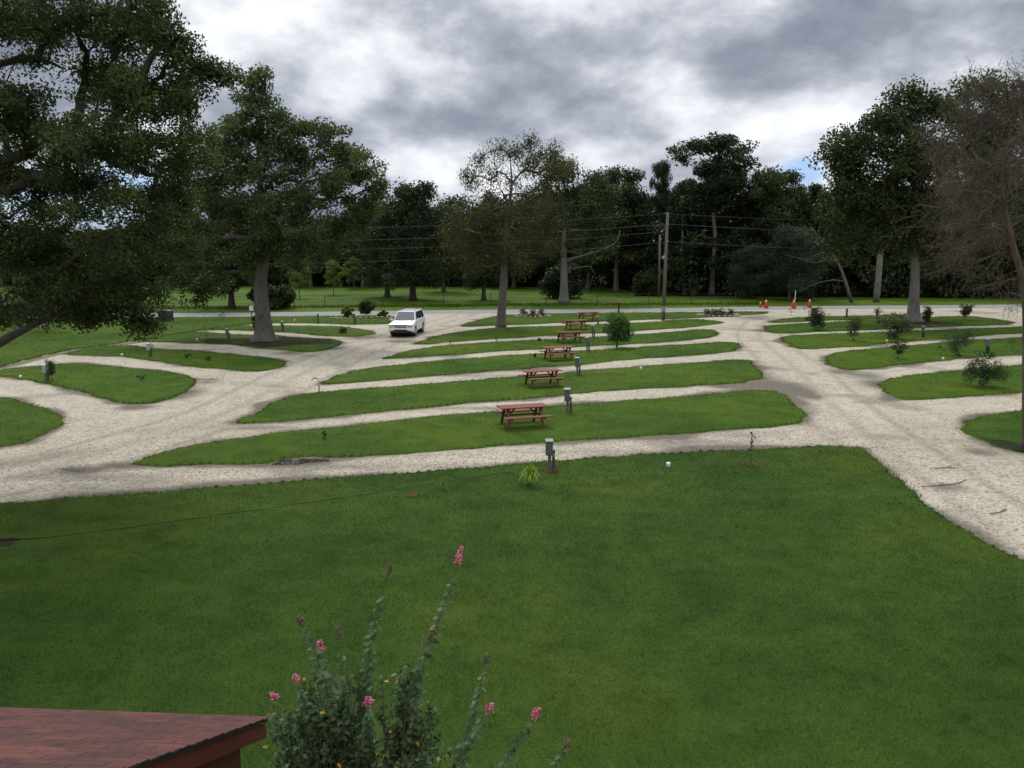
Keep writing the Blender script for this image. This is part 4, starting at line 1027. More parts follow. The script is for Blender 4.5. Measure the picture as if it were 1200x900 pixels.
# ------------------------------------------------------------------ utility pedestals
def pedestal(kind):
    root = empty('utility_pedestal', (0,0,0)); box = M['ped_grey'] if kind != 'light' else M['ped_light']
    mb = MB(); mb.box((0, 0, .28), (.12, .10, .56)); mb.build('post', M['ped_grey'] if kind != 'dark' else M['ped_dark'], root, bevel=.006)
    o1 = MB(); o1.box((-.02, -.02, .70), (.26, .20, .46)); hb = o1.build('meter_box', box, root, bevel=.012)
    o2 = MB(); o2.box((-.02, -.135, .66), (.21, .028, .30)); dr = o2.build('door', box, hb, bevel=.006)
    o4 = MB(); o4.box((.05, -.156, .66), (.02, .015, .05)); o4.build('latch', M['ped_dark'], dr) if False else o4.build('latch', M['ped_dark'], hb)
    o3 = MB(); o3.box((-.02, -.04, .945), (.30, .27, .035), Matrix.Rotation(R(10), 3, 'X')); o3.build('lid', M['ped_light'] if kind == 'light' else M['ped_mid'], hb, bevel=.006)
    o5 = MB(); o5.box((.15, .03, .31), (.10, .10, .62)); o5.build('wooden_post', M['post_wood'] if kind != 'dark' else M['ped_dark'], root, bevel=.006)
    o6 = MB(); o6.tube([(.15,-.03,.45),(.15,-.10,.47),(.15,-.13,.42)], .018, 8); o6.lathe([(.035,.50),(.035,.52)], 10, (.15,-.06,0)); o6.build('tap', M['metal'], root, smooth=True)
    return root
PK = {k: pedestal(k) for k in ('mid', 'light', 'dark')}; uk = set()
peds = [('mid',644,550,515,'nearest utility box on a post, standing in red mulch by the near lawn'),('mid',665,483.5,455,'second utility box from the front, right of the nearest table'),
 ('mid',676.5,440,418.5,'third utility box from the front, right of the second table'),('mid',688,412,395,'fourth utility box from the front, right of the third table'),
 ('mid',694.5,395.5,381,'fifth utility box from the front, right of the fourth table'),('mid',700,381.8,371,'farthest utility box of the middle row, right of the last tables'),
 ('light',54,446,427,'pale blue grey utility box farthest left on the teardrop lawn'),('light',175,418,402,'pale utility box second from the left among the left strips'),
 ('mid',267,399.5,385,'dark grey utility box left of the oak trunk'),('mid',331,387.8,376.5,'small grey utility box right of the oak trunk'),('mid',415,379,367,'grey utility post in front of the rocky shrub bed'),
 ('dark',1156,414.5,397,'black posted utility box nearest the right edge'),('dark',1081,395.5,382,'black posted utility box right of the dark spreading bush'),('dark',1029,379.5,370,'black posted utility box under the small palm like plant')]
for kind, x, y, yt, lab in peds:
    o = PK[kind] if kind not in uk else copy_tree(PK[kind]); uk.add(kind)
    p = G(x, y, .05); s = (P(x, yt, p.y).z-.05)/.97; o.location = p; o.scale = (s*.85, s*.85, s); o.rotation_euler = (0,0,R(random.uniform(-14, 14)))
    tag(o, lab, 'utility box', 'camp site utility boxes')
b = G(645, 551, .055); root = empty('mulch_ring', b, 0, 'reddish mulch spread round the nearest utility box', 'mulch'); mulch((0,0,0), .34, 3, root)
def wood_post(label, px, py, pt_, wm=.14, mat='post_wood'):
    p = G(px, py, .04); H = P(px, pt_, p.y).z-.04; mb = MB(); mb.box((0,0,H/2), (wm,wm,H)); mb.box((0,0,H+.02), (wm*1.25,wm*1.25,.04), None, .6)
    o = mb.build('wooden_post', M[mat], None, bevel=.008); o.location = p; tag(o, label, 'post')
wood_post('short square wooden post at the far right strips by the road', 992, 372.3, 362)
wood_post('short wooden post on the roadside strip left of the rocky bed', 373, 379, 368.5)

# garden faucet
p = G(374, 460, .02); root = empty('water_spigot', p, 0, 'thin grey standpipe with a side spout at the gravel edge', 'spigot'); H = P(374, 443.5, p.y).z-.02
mb = MB(); mb.tube([(0,0,0),(0,0,H)], .028, 10); mb.build('pipe', M['metal'], root, smooth=True)
mb = MB(); mb.tube([(0,0,H),(-.16,0,H+.01),(-.30,0,H-.02),(-.31,0,H-.1)], .024, 8); mb.lathe([(.05,0),(.05,.03),(.02,.05)], 10, (-.18,0,H+.03)); mb.build('spout', M['metal'], root, smooth=True)

# small white pipe caps lying flush in the grass
caps = [(783,547,'white pipe cap on the near lawn right of the lime plant'),(24,443,'white pipe cap left of the pale blue utility box'),(143,417,'white pipe cap left of the second left utility box'),
        (231,399,'white pipe cap on the strip left of the oak trunk'),(345,376,'white pipe cap on the roadside strip right of the oak'),(1039,400.5,'white pipe cap before the dark spreading bush'),
        (1105,421.5,'white pipe cap left of the dark bush on the right strips'),(751,432.5,'white pipe cap on the second table strip'),(746,408,'white pipe cap right of the little citrus tree')]
for x, y, lab in caps:
    p = G(x, y, .05); mb = MB(); sz = .07
    mb.lathe([(sz*.8,0),(sz*.8,.07),(sz,.07),(sz,.12),(sz*.7,.14),(.01,.145)], 12); o = mb.build('pipe_cap', M['white'], None, smooth=False); o.location = p
    tag(o, lab, 'pipe cap', 'white pipe caps in the grass')

# ------------------------------------------------------------------ white off-road vehicle
def suv():
    ctr = G(478, 391.3, .02); root = empty('parked_car', ctr, R(-5), 'white boxy four door off road vehicle facing the camera on the gravel drive', 'car')
    W = 1.9; wr = .39; ax = (-1.55, 1.45)
    # lower body: side profile with wheel arches
    prof = [(-2.52,.50)]
    def arch(c):
        return [(c+.47*math.cos(a), wr+.47*math.sin(a)) for a in np.linspace(math.pi*1.06, -math.pi*.06, 12)]
    low = .36
    pr = [(-2.50,.42)]+[(-2.08,low)]+arch(ax[0])+[(-1.0,low+.02)]+[(.92,low+.02)]+arch(ax[1])+[(2.0,.40),(2.48,.45),(2.53,.75),(2.50,1.12),(2.46,1.16),(-1.12,1.15),(-1.30,1.14),(-2.25,1.02),(-2.44,.94),(-2.50,.70),(-2.55,.66)]
    mb = MB(); n = len(pr); xs = [(-W/2, .0), (-W/2+.05, .0), (W/2-.05, 0), (W/2, 0)]
    rings = []
    for xi, (x, o_) in enumerate(((-W/2, 1), (-W/2+.10, 0), (0, -1), (W/2-.10, 0), (W/2, 1))):
        ring = []
        for (y, z) in pr:
            yy = y; zz = z; xx = x
            if o_ == 1: 
                if y < -2.2: yy = y+.16
                if y > 2.3: yy = y-.08
                if z > 1.0: xx = x*.955; zz = z-.03
            if o_ == -1 and y < -2.2: yy = y-.05
            ring.append((xx, yy, zz))
        rings.append(ring)
    vs = [q for r_ in rings for q in r_]; fs = []
    for i in range(4):
        for k in range(n):
            k2 = (k+1) % n; fs.append((i*n+k, i*n+k2, (i+1)*n+k2, (i+1)*n+k))
    mb.add(vs, fs)
    b0 = len(mb.v)
    for ri, s in ((0, 1), (4, -1)):
        pts = [Vector((rings[ri][k][1], rings[ri][k][2], 0)) for k in range(n)]
        for t in tessellate_polygon([pts]):
            mb.f.append(tuple(ri*n+i for i in t))
    body = mb.build('body', M['car_white'], root)
    bm = bmesh.new(); bm.from_mesh(body.data); bmesh.ops.recalc_face_normals(bm, faces=bm.faces); bm.to_mesh(body.data); bm.free()
    # dark underside / arches
    mb = MB(); mb.box((0,0,.42), (W-.34,4.5,.26)); 
    for a in ax:
        mb.tube([(-W/2+.04,a,wr+.02),(W/2-.04,a,wr+.02)], .44, 16)
    mb.build('underbody', M['black_trim'], root)
    # cabin
    c = MB(); zb, zt = 1.13, 1.80
    B = [(-.86,-1.14,zb),(.86,-1.14,zb),(.90,2.42,zb),(-.90,2.42,zb)]; T = [(-.68,-.42,zt),(.68,-.42,zt),(.70,2.20,zt+.02),(-.70,2.20,zt+.02)]
    Mi = [(-.69,.6,zt+.06),(.69,.6,zt+.06)]
    c.add(B+T, [(0,1,5,4),(1,2,6,5),(2,3,7,6),(3,0,4,7),(4,5,6,7),(3,2,1,0)]); c.build('cabin', M['car_white'], root, bevel=.05)
    def panel(name, q, mat, off=.012):
        a, b_, c_, d = [Vector(v) for v in q]; nrm = (b_-a).cross(d-a).normalized(); m_ = MB()
        f = [v+nrm*off for v in (a,b_,c_,d)]; k = [v-nrm*.02 for v in (a,b_,c_,d)]
        m_.add(f+k, [(0,1,2,3),(7,6,5,4),(0,4,5,1),(1,5,6,2),(2,6,7,3),(3,7,4,0)]); return m_.build(name, mat, root)
    def lerp3(a, b_, t): return tuple(a[i]*(1-t)+b_[i]*t for i in range(3))
    def quad(bl, br, tr_, tl, u0, u1, v0, v1):
        def pt(u, v): return lerp3(lerp3(bl, br, u), lerp3(tl, tr_, u), v)
        return [pt(u0,v0), pt(u1,v0), pt(u1,v1), pt(u0,v1)]
    panel('windscreen', quad(B[0],B[1],T[1],T[0], .05,.95,.06,.93), M['windscreen'])
    panel('rear_window', quad(B[2],B[3],T[3],T[2], .1,.9,.2,.9), M['glass'])
    for s in (0, 1):
        for (u0, u1, v1) in ((.09,.33,.88),(.36,.62,.90),(.66,.92,.90)):
            if s == 0: q = quad(B[1],B[2],T[2],T[1], u0,u1,.14,v1)
            else: q = quad(B[3],B[0],T[0],T[3], 1-u1,1-u0,.14,v1)
            panel('side_window', q, M['glass'])
    # roof rack
    for x in (-.58, .58):
        r_ = MB(); r_.tube([(x,-.1,zt+.02),(x,.05,zt+.09),(x,1.8,zt+.10),(x,1.98,zt+.03)], .022, 6); r_.build('roof_rail', M['black_trim'], root)
    for y in (.25, 1.5):
        r_ = MB(); r_.box((0,y,zt+.10), (1.16,.05,.03)); r_.build('roof_bar', M['black_trim'], root)
    # front
    g_ = MB(); g_.box((0,-2.575,.84), (.88,.05,.20)); gr = g_.build('grille', M['black_trim'], root)
    g_ = MB(); g_.box((0,-2.605,.845), (.86,.03,.045)); g_.build('grille_bar', M['car_white'], gr)
    g_ = MB(); g_.box((0,-2.60,.955), (.96,.06,.045)); g_.build('grille_trim', M['car_white'], gr)
    for s in (-1, 1):
        g_ = MB(); g_.box((s*.66,-2.515,.85), (.36,.08,.20), Matrix.Rotation(R(-s*14), 3, 'Z')); h_ = g_.build('headlight', M['lamp_clear'], root, bevel=.02)
        g_ = MB(); g_.box((s*.845,-2.43,.85), (.07,.08,.17), Matrix.Rotation(R(-s*40), 3, 'Z')); g_.build('turn_signal', M['lamp_amber'], h_)
        g_ = MB(); g_.tube([(s*.72,-2.62,.53),(s*.72,-2.50,.53)], .07, 12); g_.build('fog_lamp', M['black_trim'], root)
        g_ = MB(); g_.box((s*1.06,-.98,1.22), (.20,.10,.17)); g_.bar((s*.88,-.96,1.17),(s*1.0,-.97,1.19),.05,.05); g_.build('wing_mirror', M['car_white'], root, bevel=.02)
        g_ = MB(); g_.box((s*.82,2.50,.98), (.14,.06,.32)); g_.build('tail_light', M['lamp_amber'], root)
        g_ = MB(); g_.box((s*.965,0,.40), (.05,1.9,.06)); g_.build('side_step', M['black_trim'], root)
        for y in (-.62,.52): 
            g_ = MB(); g_.box((s*.957,y+.35,.98), (.03,.16,.035)); g_.build('door_handle', M['car_white'], root)
        for y in (-1.02,.02,1.02):
            g_ = MB(); g_.box((s*.9515,y,.78), (.004,.016,.62)); g_.build('door_gap', M['black_trim'], root)
    g_ = MB(); g_.box((0,-2.56,.60), (1.72,.14,.20)); bp = g_.build('bumper', M['car_white'], root, bevel=.03)
    g_ = MB(); g_.box((0,-2.625,.53), (1.0,.04,.12)); g_.build('air_intake', M['black_trim'], bp)
    g_ = MB(); g_.box((0,-2.52,.43), (1.5,.14,.12)); g_.build('lower_intake', M['black_trim'], root)
    for y in ax:
        for s in (-1, 1):
            w_ = MB(); w_.tube([(s*.70,y,wr),(s*.72,y,wr),(s*.93,y,wr),(s*.95,y,wr)], [wr-.05,wr,wr,wr-.04], 24); wh = w_.build('tyre', M['rubber'], root)
            w_ = MB(); w_.tube([(s*.945,y,wr),(s*.958,y,wr)], [.25,.23], 16)
            for k in range(5):
                a = k*1.2566; w_.bar((s*.962,y,wr),(s*.962,y+math.cos(a)*.22,wr+math.sin(a)*.22),.05,.02,(1,0,0))
            w_.build('rim', M['rim'], wh)
suv()

# ------------------------------------------------------------------ cones, tape, bins, pots, poles
def cone():
    root = empty('traffic_cone', (0,0,0)); mb = MB(); mb.box((0,0,.02), (.42,.42,.04)); mb.build('base', M['orange'], root, bevel=.01)
    mb = MB(); mb.lathe([(.17,.04),(.035,.80),(.03,.82),(.0,.82)][:3], 20); mb.build('cone_body', M['orange'], root, smooth=True)
    mb = MB(); mb.lathe([(.072,.62),(.055,.71)], 20); mb.build('reflective_band', M['white'], root) ; return root
cn = cone()
for i, (x, y, yt, lab) in enumerate([(897.5,361.8,351,'tall orange cone, right one of the touching pair by the road'),(891,361,353.5,'short orange cone, left one of the touching pair by the road'),
                 (930,362,351,'orange cone at the drive mouth with a pale stick standing in it'),(948.5,361,350.5,'orange cone farthest right by the road')]):
    o = cn if i == 0 else copy_tree(cn); p = G(x, y, .02); o.location = p; s = (P(x, yt, p.y).z)/.82; o.scale = (s*1.25, s*1.25, s); tag(o, lab, 'traffic cone', 'orange cones at the road')
p = G(930, 362, .02); mb = MB(); mb.tube([(0,0,.2),(.1,0,1.2),(.12,0,2.0)], [.05,.04,.03], 8); o = mb.build('marker_stick', M['white']); o.location = p; tag(o, 'pale stick standing in the middle orange cone', 'stick')
def tape(x0, y0, x1, y1, h, lab):
    a = P(x0, y0, G(x0, 361).y); b = P(x1, y1, G(x1, 361).y); mb = MB(); L = []
    for i in range(13):
        u = i/12; L.append(a*(1-u)+b*u+Vector((0,0,-h*4*u*(1-u))))
    vs = []; 
    for q in L: vs += [q+Vector((0,0,.04)), q-Vector((0,0,.04)), q+Vector((0,.01,.04)), q+Vector((0,.01,-.04))]
    mb.add(vs, [f for i in range(12) for f in ((4*i,4*i+1,4*i+5,4*i+4),(4*i+2,4*i+6,4*i+7,4*i+3),(4*i,4*i+4,4*i+6,4*i+2),(4*i+1,4*i+3,4*i+7,4*i+5))])
    tag(mb.build('barrier_tape', M['tape']), lab, 'tape')
tape(899,354.5,929,355,.35,'sagging orange tape strung between the cone pair and middle cone')
tape(931,355,948,354.5,.2,'short orange tape between the middle and right cones')
def bin_():
    root = empty('wheelie_bin', (0,0,0)); mb = MB(); mb.box((0,0,.50), (.50,.56,.86), None, 1.12); mb.build('bin_body', M['bin'], root, bevel=.02)
    mb = MB(); mb.box((0,-.01,.97), (.60,.68,.07), Matrix.Rotation(R(4),3,'X')); mb.build('lid', M['bin'], root, bevel=.02)
    for s in (-1,1):
        mb = MB(); mb.tube([(s*.22,.28,.10),(s*.28,.28,.10)], .10, 14); mb.build('wheel', M['rubber'], root)
    mb = MB(); mb.tube([(-.24,.36,.92),(.24,.36,.92)], .015, 8); mb.build('handle', M['ped_dark'], root); return root
bn = bin_()
for i, (x, lab) in enumerate(((190.5,'left one of two dark wheeled bins by the road'),(199,'right one of two dark wheeled bins by the road'))):
    o = bn if i == 0 else copy_tree(bn); p = G(x, 376, .055); o.location = p; o.scale = (.95,)*3; tag(o, lab, 'bin', 'dark wheeled bins by the road')
p = G(194.8, 375.6, .055); mb = MB(); mb.box((0,.2,.35), (.28,.2,.55)); mb.box((0,.2,.66), (.2,.16,.06)); o = mb.build('plastic_bag', M['white'], None, bevel=.04); o.location = p; tag(o, 'white bag wedged between the two dark bins', 'bag')
def pot(label, px, py, h, plant, seed):
    p = G(px, py, .055); s = p.length/1000; H = h*s; root = empty('plant_pot', p, 0, label, 'pot')
    mb = MB(); mb.lathe([(H*.30,0),(H*.42,H*.85),(H*.48,H*.85),(H*.48,H),(H*.40,H),(H*.38,H*.9)], 18); mb.build('pot', M['terracotta'], root, smooth=False)
    if plant:
        g = np.random.default_rng(seed); T = ell_pts((0,0,H*1.6), (H*.45,H*.45,H*.6), 26, g); C, v = clumps(T, .14, 14, g); np_mesh('potted_plant', leaf_quads(C, .14, .06, g), 4, M['leaf_mid'], root, var=v)
pot('dark red pot with a green plant left of the oak trunk', 299, 385, 7, True, 1)
p = G(295.5, 379.5, .05); root = empty('garden_sign', p, 0, 'small white board on a post behind the red pot', 'sign')
mb = MB(); mb.box((0,0,.6), (.07,.07,1.2)); mb.build('post', M['post_wood'], root); mb = MB(); mb.box((0,-.05,1.35), (.36,.04,.42)); mb.build('board', M['white'], root, bevel=.01)
p0 = G(954, 373.5, .05)
mb = MB(); root = empty('barrel_planter', p0, 0, 'dark red pot on a stump behind a leafy bush near the cones', 'pot')
mb.lathe([(.16,0),(.14,.45),(.16,.46)], 14); mb.build('stump', M['post_wood'], root)
mb = MB(); mb.lathe([(.16,.46),(.30,.95),(.33,.95),(.33,1.02),(.26,1.02)], 18); mb.build('pot', M['terracotta'], root)
# bird-table like post with red top by the road
p = G(725, 367.5, .03); root = empty('mailbox', p, 0, 'small reddish box on a post beside the road in the middle', 'mailbox')
mb = MB(); mb.box((0,0,.42), (.14,.14,.84)); mb.build('post', M['terracotta'], root)
mb = MB(); mb.box((0,0,.98), (.42,.34,.26)); mb.add([(-.25,-.22,1.11),(.25,-.22,1.11),(.25,.22,1.11),(-.25,.22,1.11),(-.25,0,1.28),(.25,0,1.28)], [(0,1,5,4),(3,4,5,2),(0,4,3),(1,2,5),(0,3,2,1)]); mb.build('box', M['redwood'], root)

# utility poles and wires
p1 = G(777, 375.5, .04); Yp = p1.y; root = empty('utility_pole', p1, 0, 'tall leaning wooden utility pole carrying wires beside the road', 'utility pole')
top = P(782.5, 249, Yp)-p1; mb = MB(); mb.tube([(0,0,0), tuple(top*.5), tuple(top)], [.17,.145,.11], 12); mb.build('pole', M['pole_wood'], root, smooth=True)
for i, yy in enumerate((251, 263, 283)):
    q = P(782, yy, Yp)-p1; mb = MB(); mb.lathe([(.05,-.08),(.07,-.03),(.04,0),(.07,.03),(.04,.08)], 10, q+Vector((0,-.18,0))); mb.bar(q, q+Vector((0,-.2,0)), .05, .05); mb.build('insulator', M['concrete'], root)
mb = MB(); q = P(777.5, 362, Yp)-p1; mb.tube([q-Vector((0,0,.25)), q+Vector((0,0,.25))], .185, 12); mb.build('pole_band', M['metal'], root)
mb = MB(); q = P(774, 270, Yp+8)-p1
p2 = G(772, 348, 0); Yq2 = p2.y; root2 = empty('lamp_pole', p2, 0, 'thinner farther pole with a lamp at mid height behind the utility pole', 'lamp pole')
top2 = P(773.5, 275, Yq2)-p2; mb = MB(); mb.tube([(0,0,0), tuple(top2)], [.17,.12], 10); mb.build('pole', M['pole_wood'], root2, smooth=True)
q = P(773, 302, Yq2)-p2; mb = MB(); mb.tube([q, q+Vector((.3,-.5,.15)), q+Vector((.5,-.9,.1))], .04, 6); mb.build('lamp_arm', M['metal'], root2)
mb = MB(); mb.lathe([(.10,-.35),(.34,-.28),(.36,-.12),(.2,.1),(.1,.25)], 12, q+Vector((.5,-.9,.1))); mb.build('lamp_head', M['ped_light'], root2, smooth=True)
def wire(pa, pb, sag, label, r=.022):
    mb = MB(); mb.tube([pa*(1-u)+pb*u-Vector((0,0,sag*4*u*(1-u))) for u in np.linspace(0,1,25)], r, 5); tag(mb.build('power_line', M['wire']), label, 'power line', 'power lines on the wooden pole')
P0 = lambda y: P(782, y, Yp)+Vector((0,-.25,0))
left_names = ['topmost power line running left from the utility pole','second power line running left from the utility pole','third power line running left from the utility pole','lowest power line running left from the utility pole']
right_names = ['topmost power line running right from the utility pole','second power line running right from the utility pole','lowest power line running right from the utility pole']
Lx = Vector((-52, Yp-9, 0)); Rx = Vector((62, Yp+12, 0))
for i, yy in enumerate((250.5, 262.5, 271, 283)):
    a = P0(yy); wire(a, Vector((Lx.x, Lx.y, a.z-.6)), 1.1+.15*i, left_names[i], .018 if i == 1 else .014)
for i, yy in enumerate((250.5, 262.5, 283)):
    a = P0(yy); wire(a, Vector((Rx.x, Rx.y, a.z+.4)), .7+.1*i, right_names[i], .018 if i == 1 else .014)

# wire fence beyond the road
root = empty('wire_fence', G(500, 357, 0), 0, 'thin wire fence on slim posts along the far side of the road', 'fence'); b = Vector(root.location)
fp = [G(x, y) for x, y in ((-60,363.5),(60,362.5),(160,361.8),(243,361),(345,360),(381,359.5),(450,358.6),(520,358),(575,357.6),(640,357.2),(700,357),(760,356.8),(810,356.6),(862,356.4))]
for q in fp:
    mb = MB(); mb.tube([q-b, q-b+Vector((0,0,1.35))], .045, 6); mb.build('fence_post', M['post_wood'], root)
for hz in (.5, .9, 1.25):
    mb = MB(); mb.tube([q-b+Vector((0,-.05,hz)) for q in fp], .010, 4); mb.build('fence_wire', M['wire'], root)

# fallen sticks on the right drive
def stick(pts, label, seed):
    mb = MB(); L = [G(x, y, .045) for x, y in pts]; b = L[0].copy(); mb.tube([q-b for q in catmull(L, .15, False)], .012, 5); mb.tube([L[1]-b, L[1]-b+Vector((.25,.2,.03))], .010, 5)
    o = mb.build('fallen_branch', M['bark_dark']); o.location = b; tag(o, label, 'branch')
stick([(1080,570),(1100,569),(1122,566),(1132,562)], 'long fallen branch lying across the right gravel drive', 1)
stick([(1095,549),(1110,548),(1120,548.5)], 'short fallen branch behind the long one on the gravel', 2)
stick([(1160,602),(1172,600),(1180,597)], 'short fallen branch nearest the right edge of the gravel', 3)
stick([(230,445),(243,444.5),(256,444)], 'thin stick on the left drive by the teardrop lawn', 4)
# scattered dark stones along the drives
g = np.random.default_rng(77); n = 5200; out = []; v = []
line1 = catmull(polyline_px([(0,575),(130,555),(330,548),(560,540),(800,520),(960,510),(1040,530),(1120,600),(1200,640)]), 1, False)
cand = []
for i in range(n):
    q = line1[g.integers(len(line1))]; cand.append((q.x+g.normal(0,2.2), q.y+g.normal(0,1.4)))
for i in range(3500): 
    q = G(g.uniform(0,1200), g.uniform(380,560)); cand.append((q.x, q.y))
cand = np.array(cand); ok = np.ones(len(cand), bool)
for k, lp in ISL.items(): ok &= ~in_poly(cand[:,0], cand[:,1], lp)
cand = cand[ok]; mb = MB()
for i, (x, y) in enumerate(cand):
    s = g.uniform(.012, .032)*(1 if y < 40 else 1.5); a = g.uniform(0,6.28)
    mb.add([(x+s*math.cos(a+k*1.571)*g.uniform(.7,1.2), y+s*math.sin(a+k*1.571)*g.uniform(.7,1.2), .018) for k in range(4)]+[(x, y, .022+s*.9)], [(0,1,4),(1,2,4),(2,3,4),(3,0,4)])
o = mb.build('loose_stones', M['stone']); tag(o, 'loose stones scattered over the gravel', 'stones', kind='stuff')

# ------------------------------------------------------------------ red roofed outbuilding, lower left
def outbuilding():
    # far right roof corner: eave height 3 m
    zE = 3.0; c = G(316, 842, zE); dl = G(0, 831, zE)-c; ex = Vector((dl.x, dl.y, 0)).normalized(); ey = Vector((ex.y, -ex.x, 0))
    if ey.y > 0: ey = -ey
    root = empty('outbuilding', Vector((c.x, c.y, 0)), 0, 'small red outbuilding with faded red shingle roof at the lower left corner', 'outbuilding'); b = Vector(root.location)
    sl = .45; ang = math.atan(sl); run = 3.1; Lr = 9.0
    # roof slope as its own object so the shingle texture follows it (x along eave, y up the slope)
    def slab(name, mat, x0, x1, y0, y1, z0, z1, par):
        mb = MB(); mb.add([(x0,y0,z0),(x1,y0,z0),(x1,y1,z0),(x0,y1,z0),(x0,y0,z1),(x1,y0,z1),(x1,y1,z1),(x0,y1,z1)], [(0,3,2,1),(4,5,6,7),(0,1,5,4),(1,2,6,5),(2,3,7,6),(3,0,4,7)]); return mb.build(name, mat, par)
    up = (ey*math.cos(ang)+Vector((0,0,math.sin(ang))))
    nz_ = (-ex).cross(-up) ; 
    X = ex; Yv = up; Z = X.cross(Yv)
    if Z.z < 0: Z = -Z
    # left handed guard
    if X.cross(Yv).dot(Z) < 0: X = -X; sx = -1
    else: sx = 1
    m = Matrix((X, Yv, Z)).transposed().to_4x4(); m.translation = Vector((0,0,zE))
    SL = run/math.cos(ang)
    x0, x1 = (0, Lr) if sx > 0 else (-Lr, 0)
    # shingle courses as thin overlapping steps
    mb = MB(); ncs = int(SL/.14)+1
    for k in range(ncs):
        y0 = k*.14; y1 = min(SL, y0+.15)
        mb.add([(x0,y0,.0),(x1,y0,.0),(x1,y1,.0),(x0,y1,.0),(x0,y0,.016),(x1,y0,.016),(x1,y1,.008),(x0,y1,.008)], [(0,3,2,1),(4,5,6,7),(0,1,5,4),(1,2,6,5),(2,3,7,6),(3,0,4,7)])
    rf_ = mb.build('roof', M['shingle'], root); rf_.matrix_local = m
    dk = slab('roof_deck', M['barn_trim'], x0+.012 if sx > 0 else x0, x1 if sx > 0 else x1-.012, .012, SL, -.03, -.002, root); dk.matrix_local = m
    # second slope
    m2 = Matrix((-X, (ey*math.cos(ang)-Vector((0,0,math.sin(ang)))), Z)).transposed()
    mb = MB(); r0 = ey*run+Vector((0,0,zE+sl*run)); 
    q = [r0, r0+ex*Lr, r0+ex*Lr+ey*run-Vector((0,0,sl*run)), r0+ey*run-Vector((0,0,sl*run))]
    dn = Vector((0,0,-.05)); mb.add([p_ for p_ in q]+[p_+dn for p_ in q], [(0,1,2,3),(7,6,5,4),(0,4,5,1),(1,5,6,2),(2,6,7,3),(3,7,4,0)]); mb.build('rear_roof', M['shingle'], root)
    # rake board and gable wall on the side facing right
    def prism(name, mat, pts, off0, off1):
        mb = MB(); A = [p_+ex*off0 for p_ in pts]; B_ = [p_+ex*off1 for p_ in pts]; n = len(pts)
        mb.add(A+B_, [tuple(range(n))[::-1], tuple(range(n, 2*n))]+[(i, (i+1) % n, n+(i+1) % n, n+i) for i in range(n)]); 
        o = mb.build(name, mat, root); bm = bmesh.new(); bm.from_mesh(o.data); bmesh.ops.recalc_face_normals(bm, faces=bm.faces); bm.to_mesh(o.data); bm.free(); return o
    def pt(u, z): return ey*u+Vector((0,0,z))
    prism('rake_board', M['barn_red'], [pt(.0,zE-.035),pt(run,zE+sl*run-.035),pt(2*run,zE-.035),pt(2*run,zE-.17),pt(run,zE+sl*run-.17),pt(.0,zE-.17)], .03, .06)
    # wall with an opening
    w0 = .24; z0 = zE+sl*w0-.08
    gable = prism('gable_wall', M['barn_red'], [pt(w0,1.95),pt(2*run-w0,1.95),pt(2*run-w0,z0),pt(run,zE+sl*run-.08),pt(w0,z0)], .16, .22)
    prism('side_wall', M['barn_red'], [pt(w0,0),pt(.55,0),pt(.55,1.948),pt(w0,1.948)], .16, .22)
    prism('side_wall', M['barn_red'], [pt(2.6,0),pt(2*run-w0,0),pt(2*run-w0,1.948),pt(2.6,1.948)], .16, .22)
    # vent opening in the gable with louvres
    f = prism('gable_vent', M['barn_trim'], [pt(.95,2.55),pt(1.75,2.55),pt(1.62,3.12),pt(1.10,2.95)], .145, .158)
    # far wall
    mb = MB(); a = ey*w0+ex*.23; bq = ey*w0+ex*(Lr-.2); t_ = ey*.06
    mb.add([a, bq, bq+t_, a+t_]+[p_+Vector((0,0,z0-.02)) for p_ in (a,bq,bq+t_,a+t_)], [(0,3,2,1),(4,5,6,7),(0,1,5,4),(1,2,6,5),(2,3,7,6),(3,0,4,7)]); mb.build('rear_wall', M['barn_red'], root)
    mb = MB(); a = ex*.06; bq = ex*(Lr); 
    mb.add([a+Vector((0,0,zE-.17)), bq+Vector((0,0,zE-.17)), bq+ey*.025+Vector((0,0,zE-.17)), a+ey*.025+Vector((0,0,zE-.17)), a+Vector((0,0,zE-.02)), bq+Vector((0,0,zE-.02)), bq+ey*.025+Vector((0,0,zE-.02)), a+ey*.025+Vector((0,0,zE-.02))], [(0,3,2,1),(4,5,6,7),(0,1,5,4),(1,2,6,5),(2,3,7,6),(3,0,4,7)]); mb.build('fascia', M['barn_red'], root)
outbuilding()

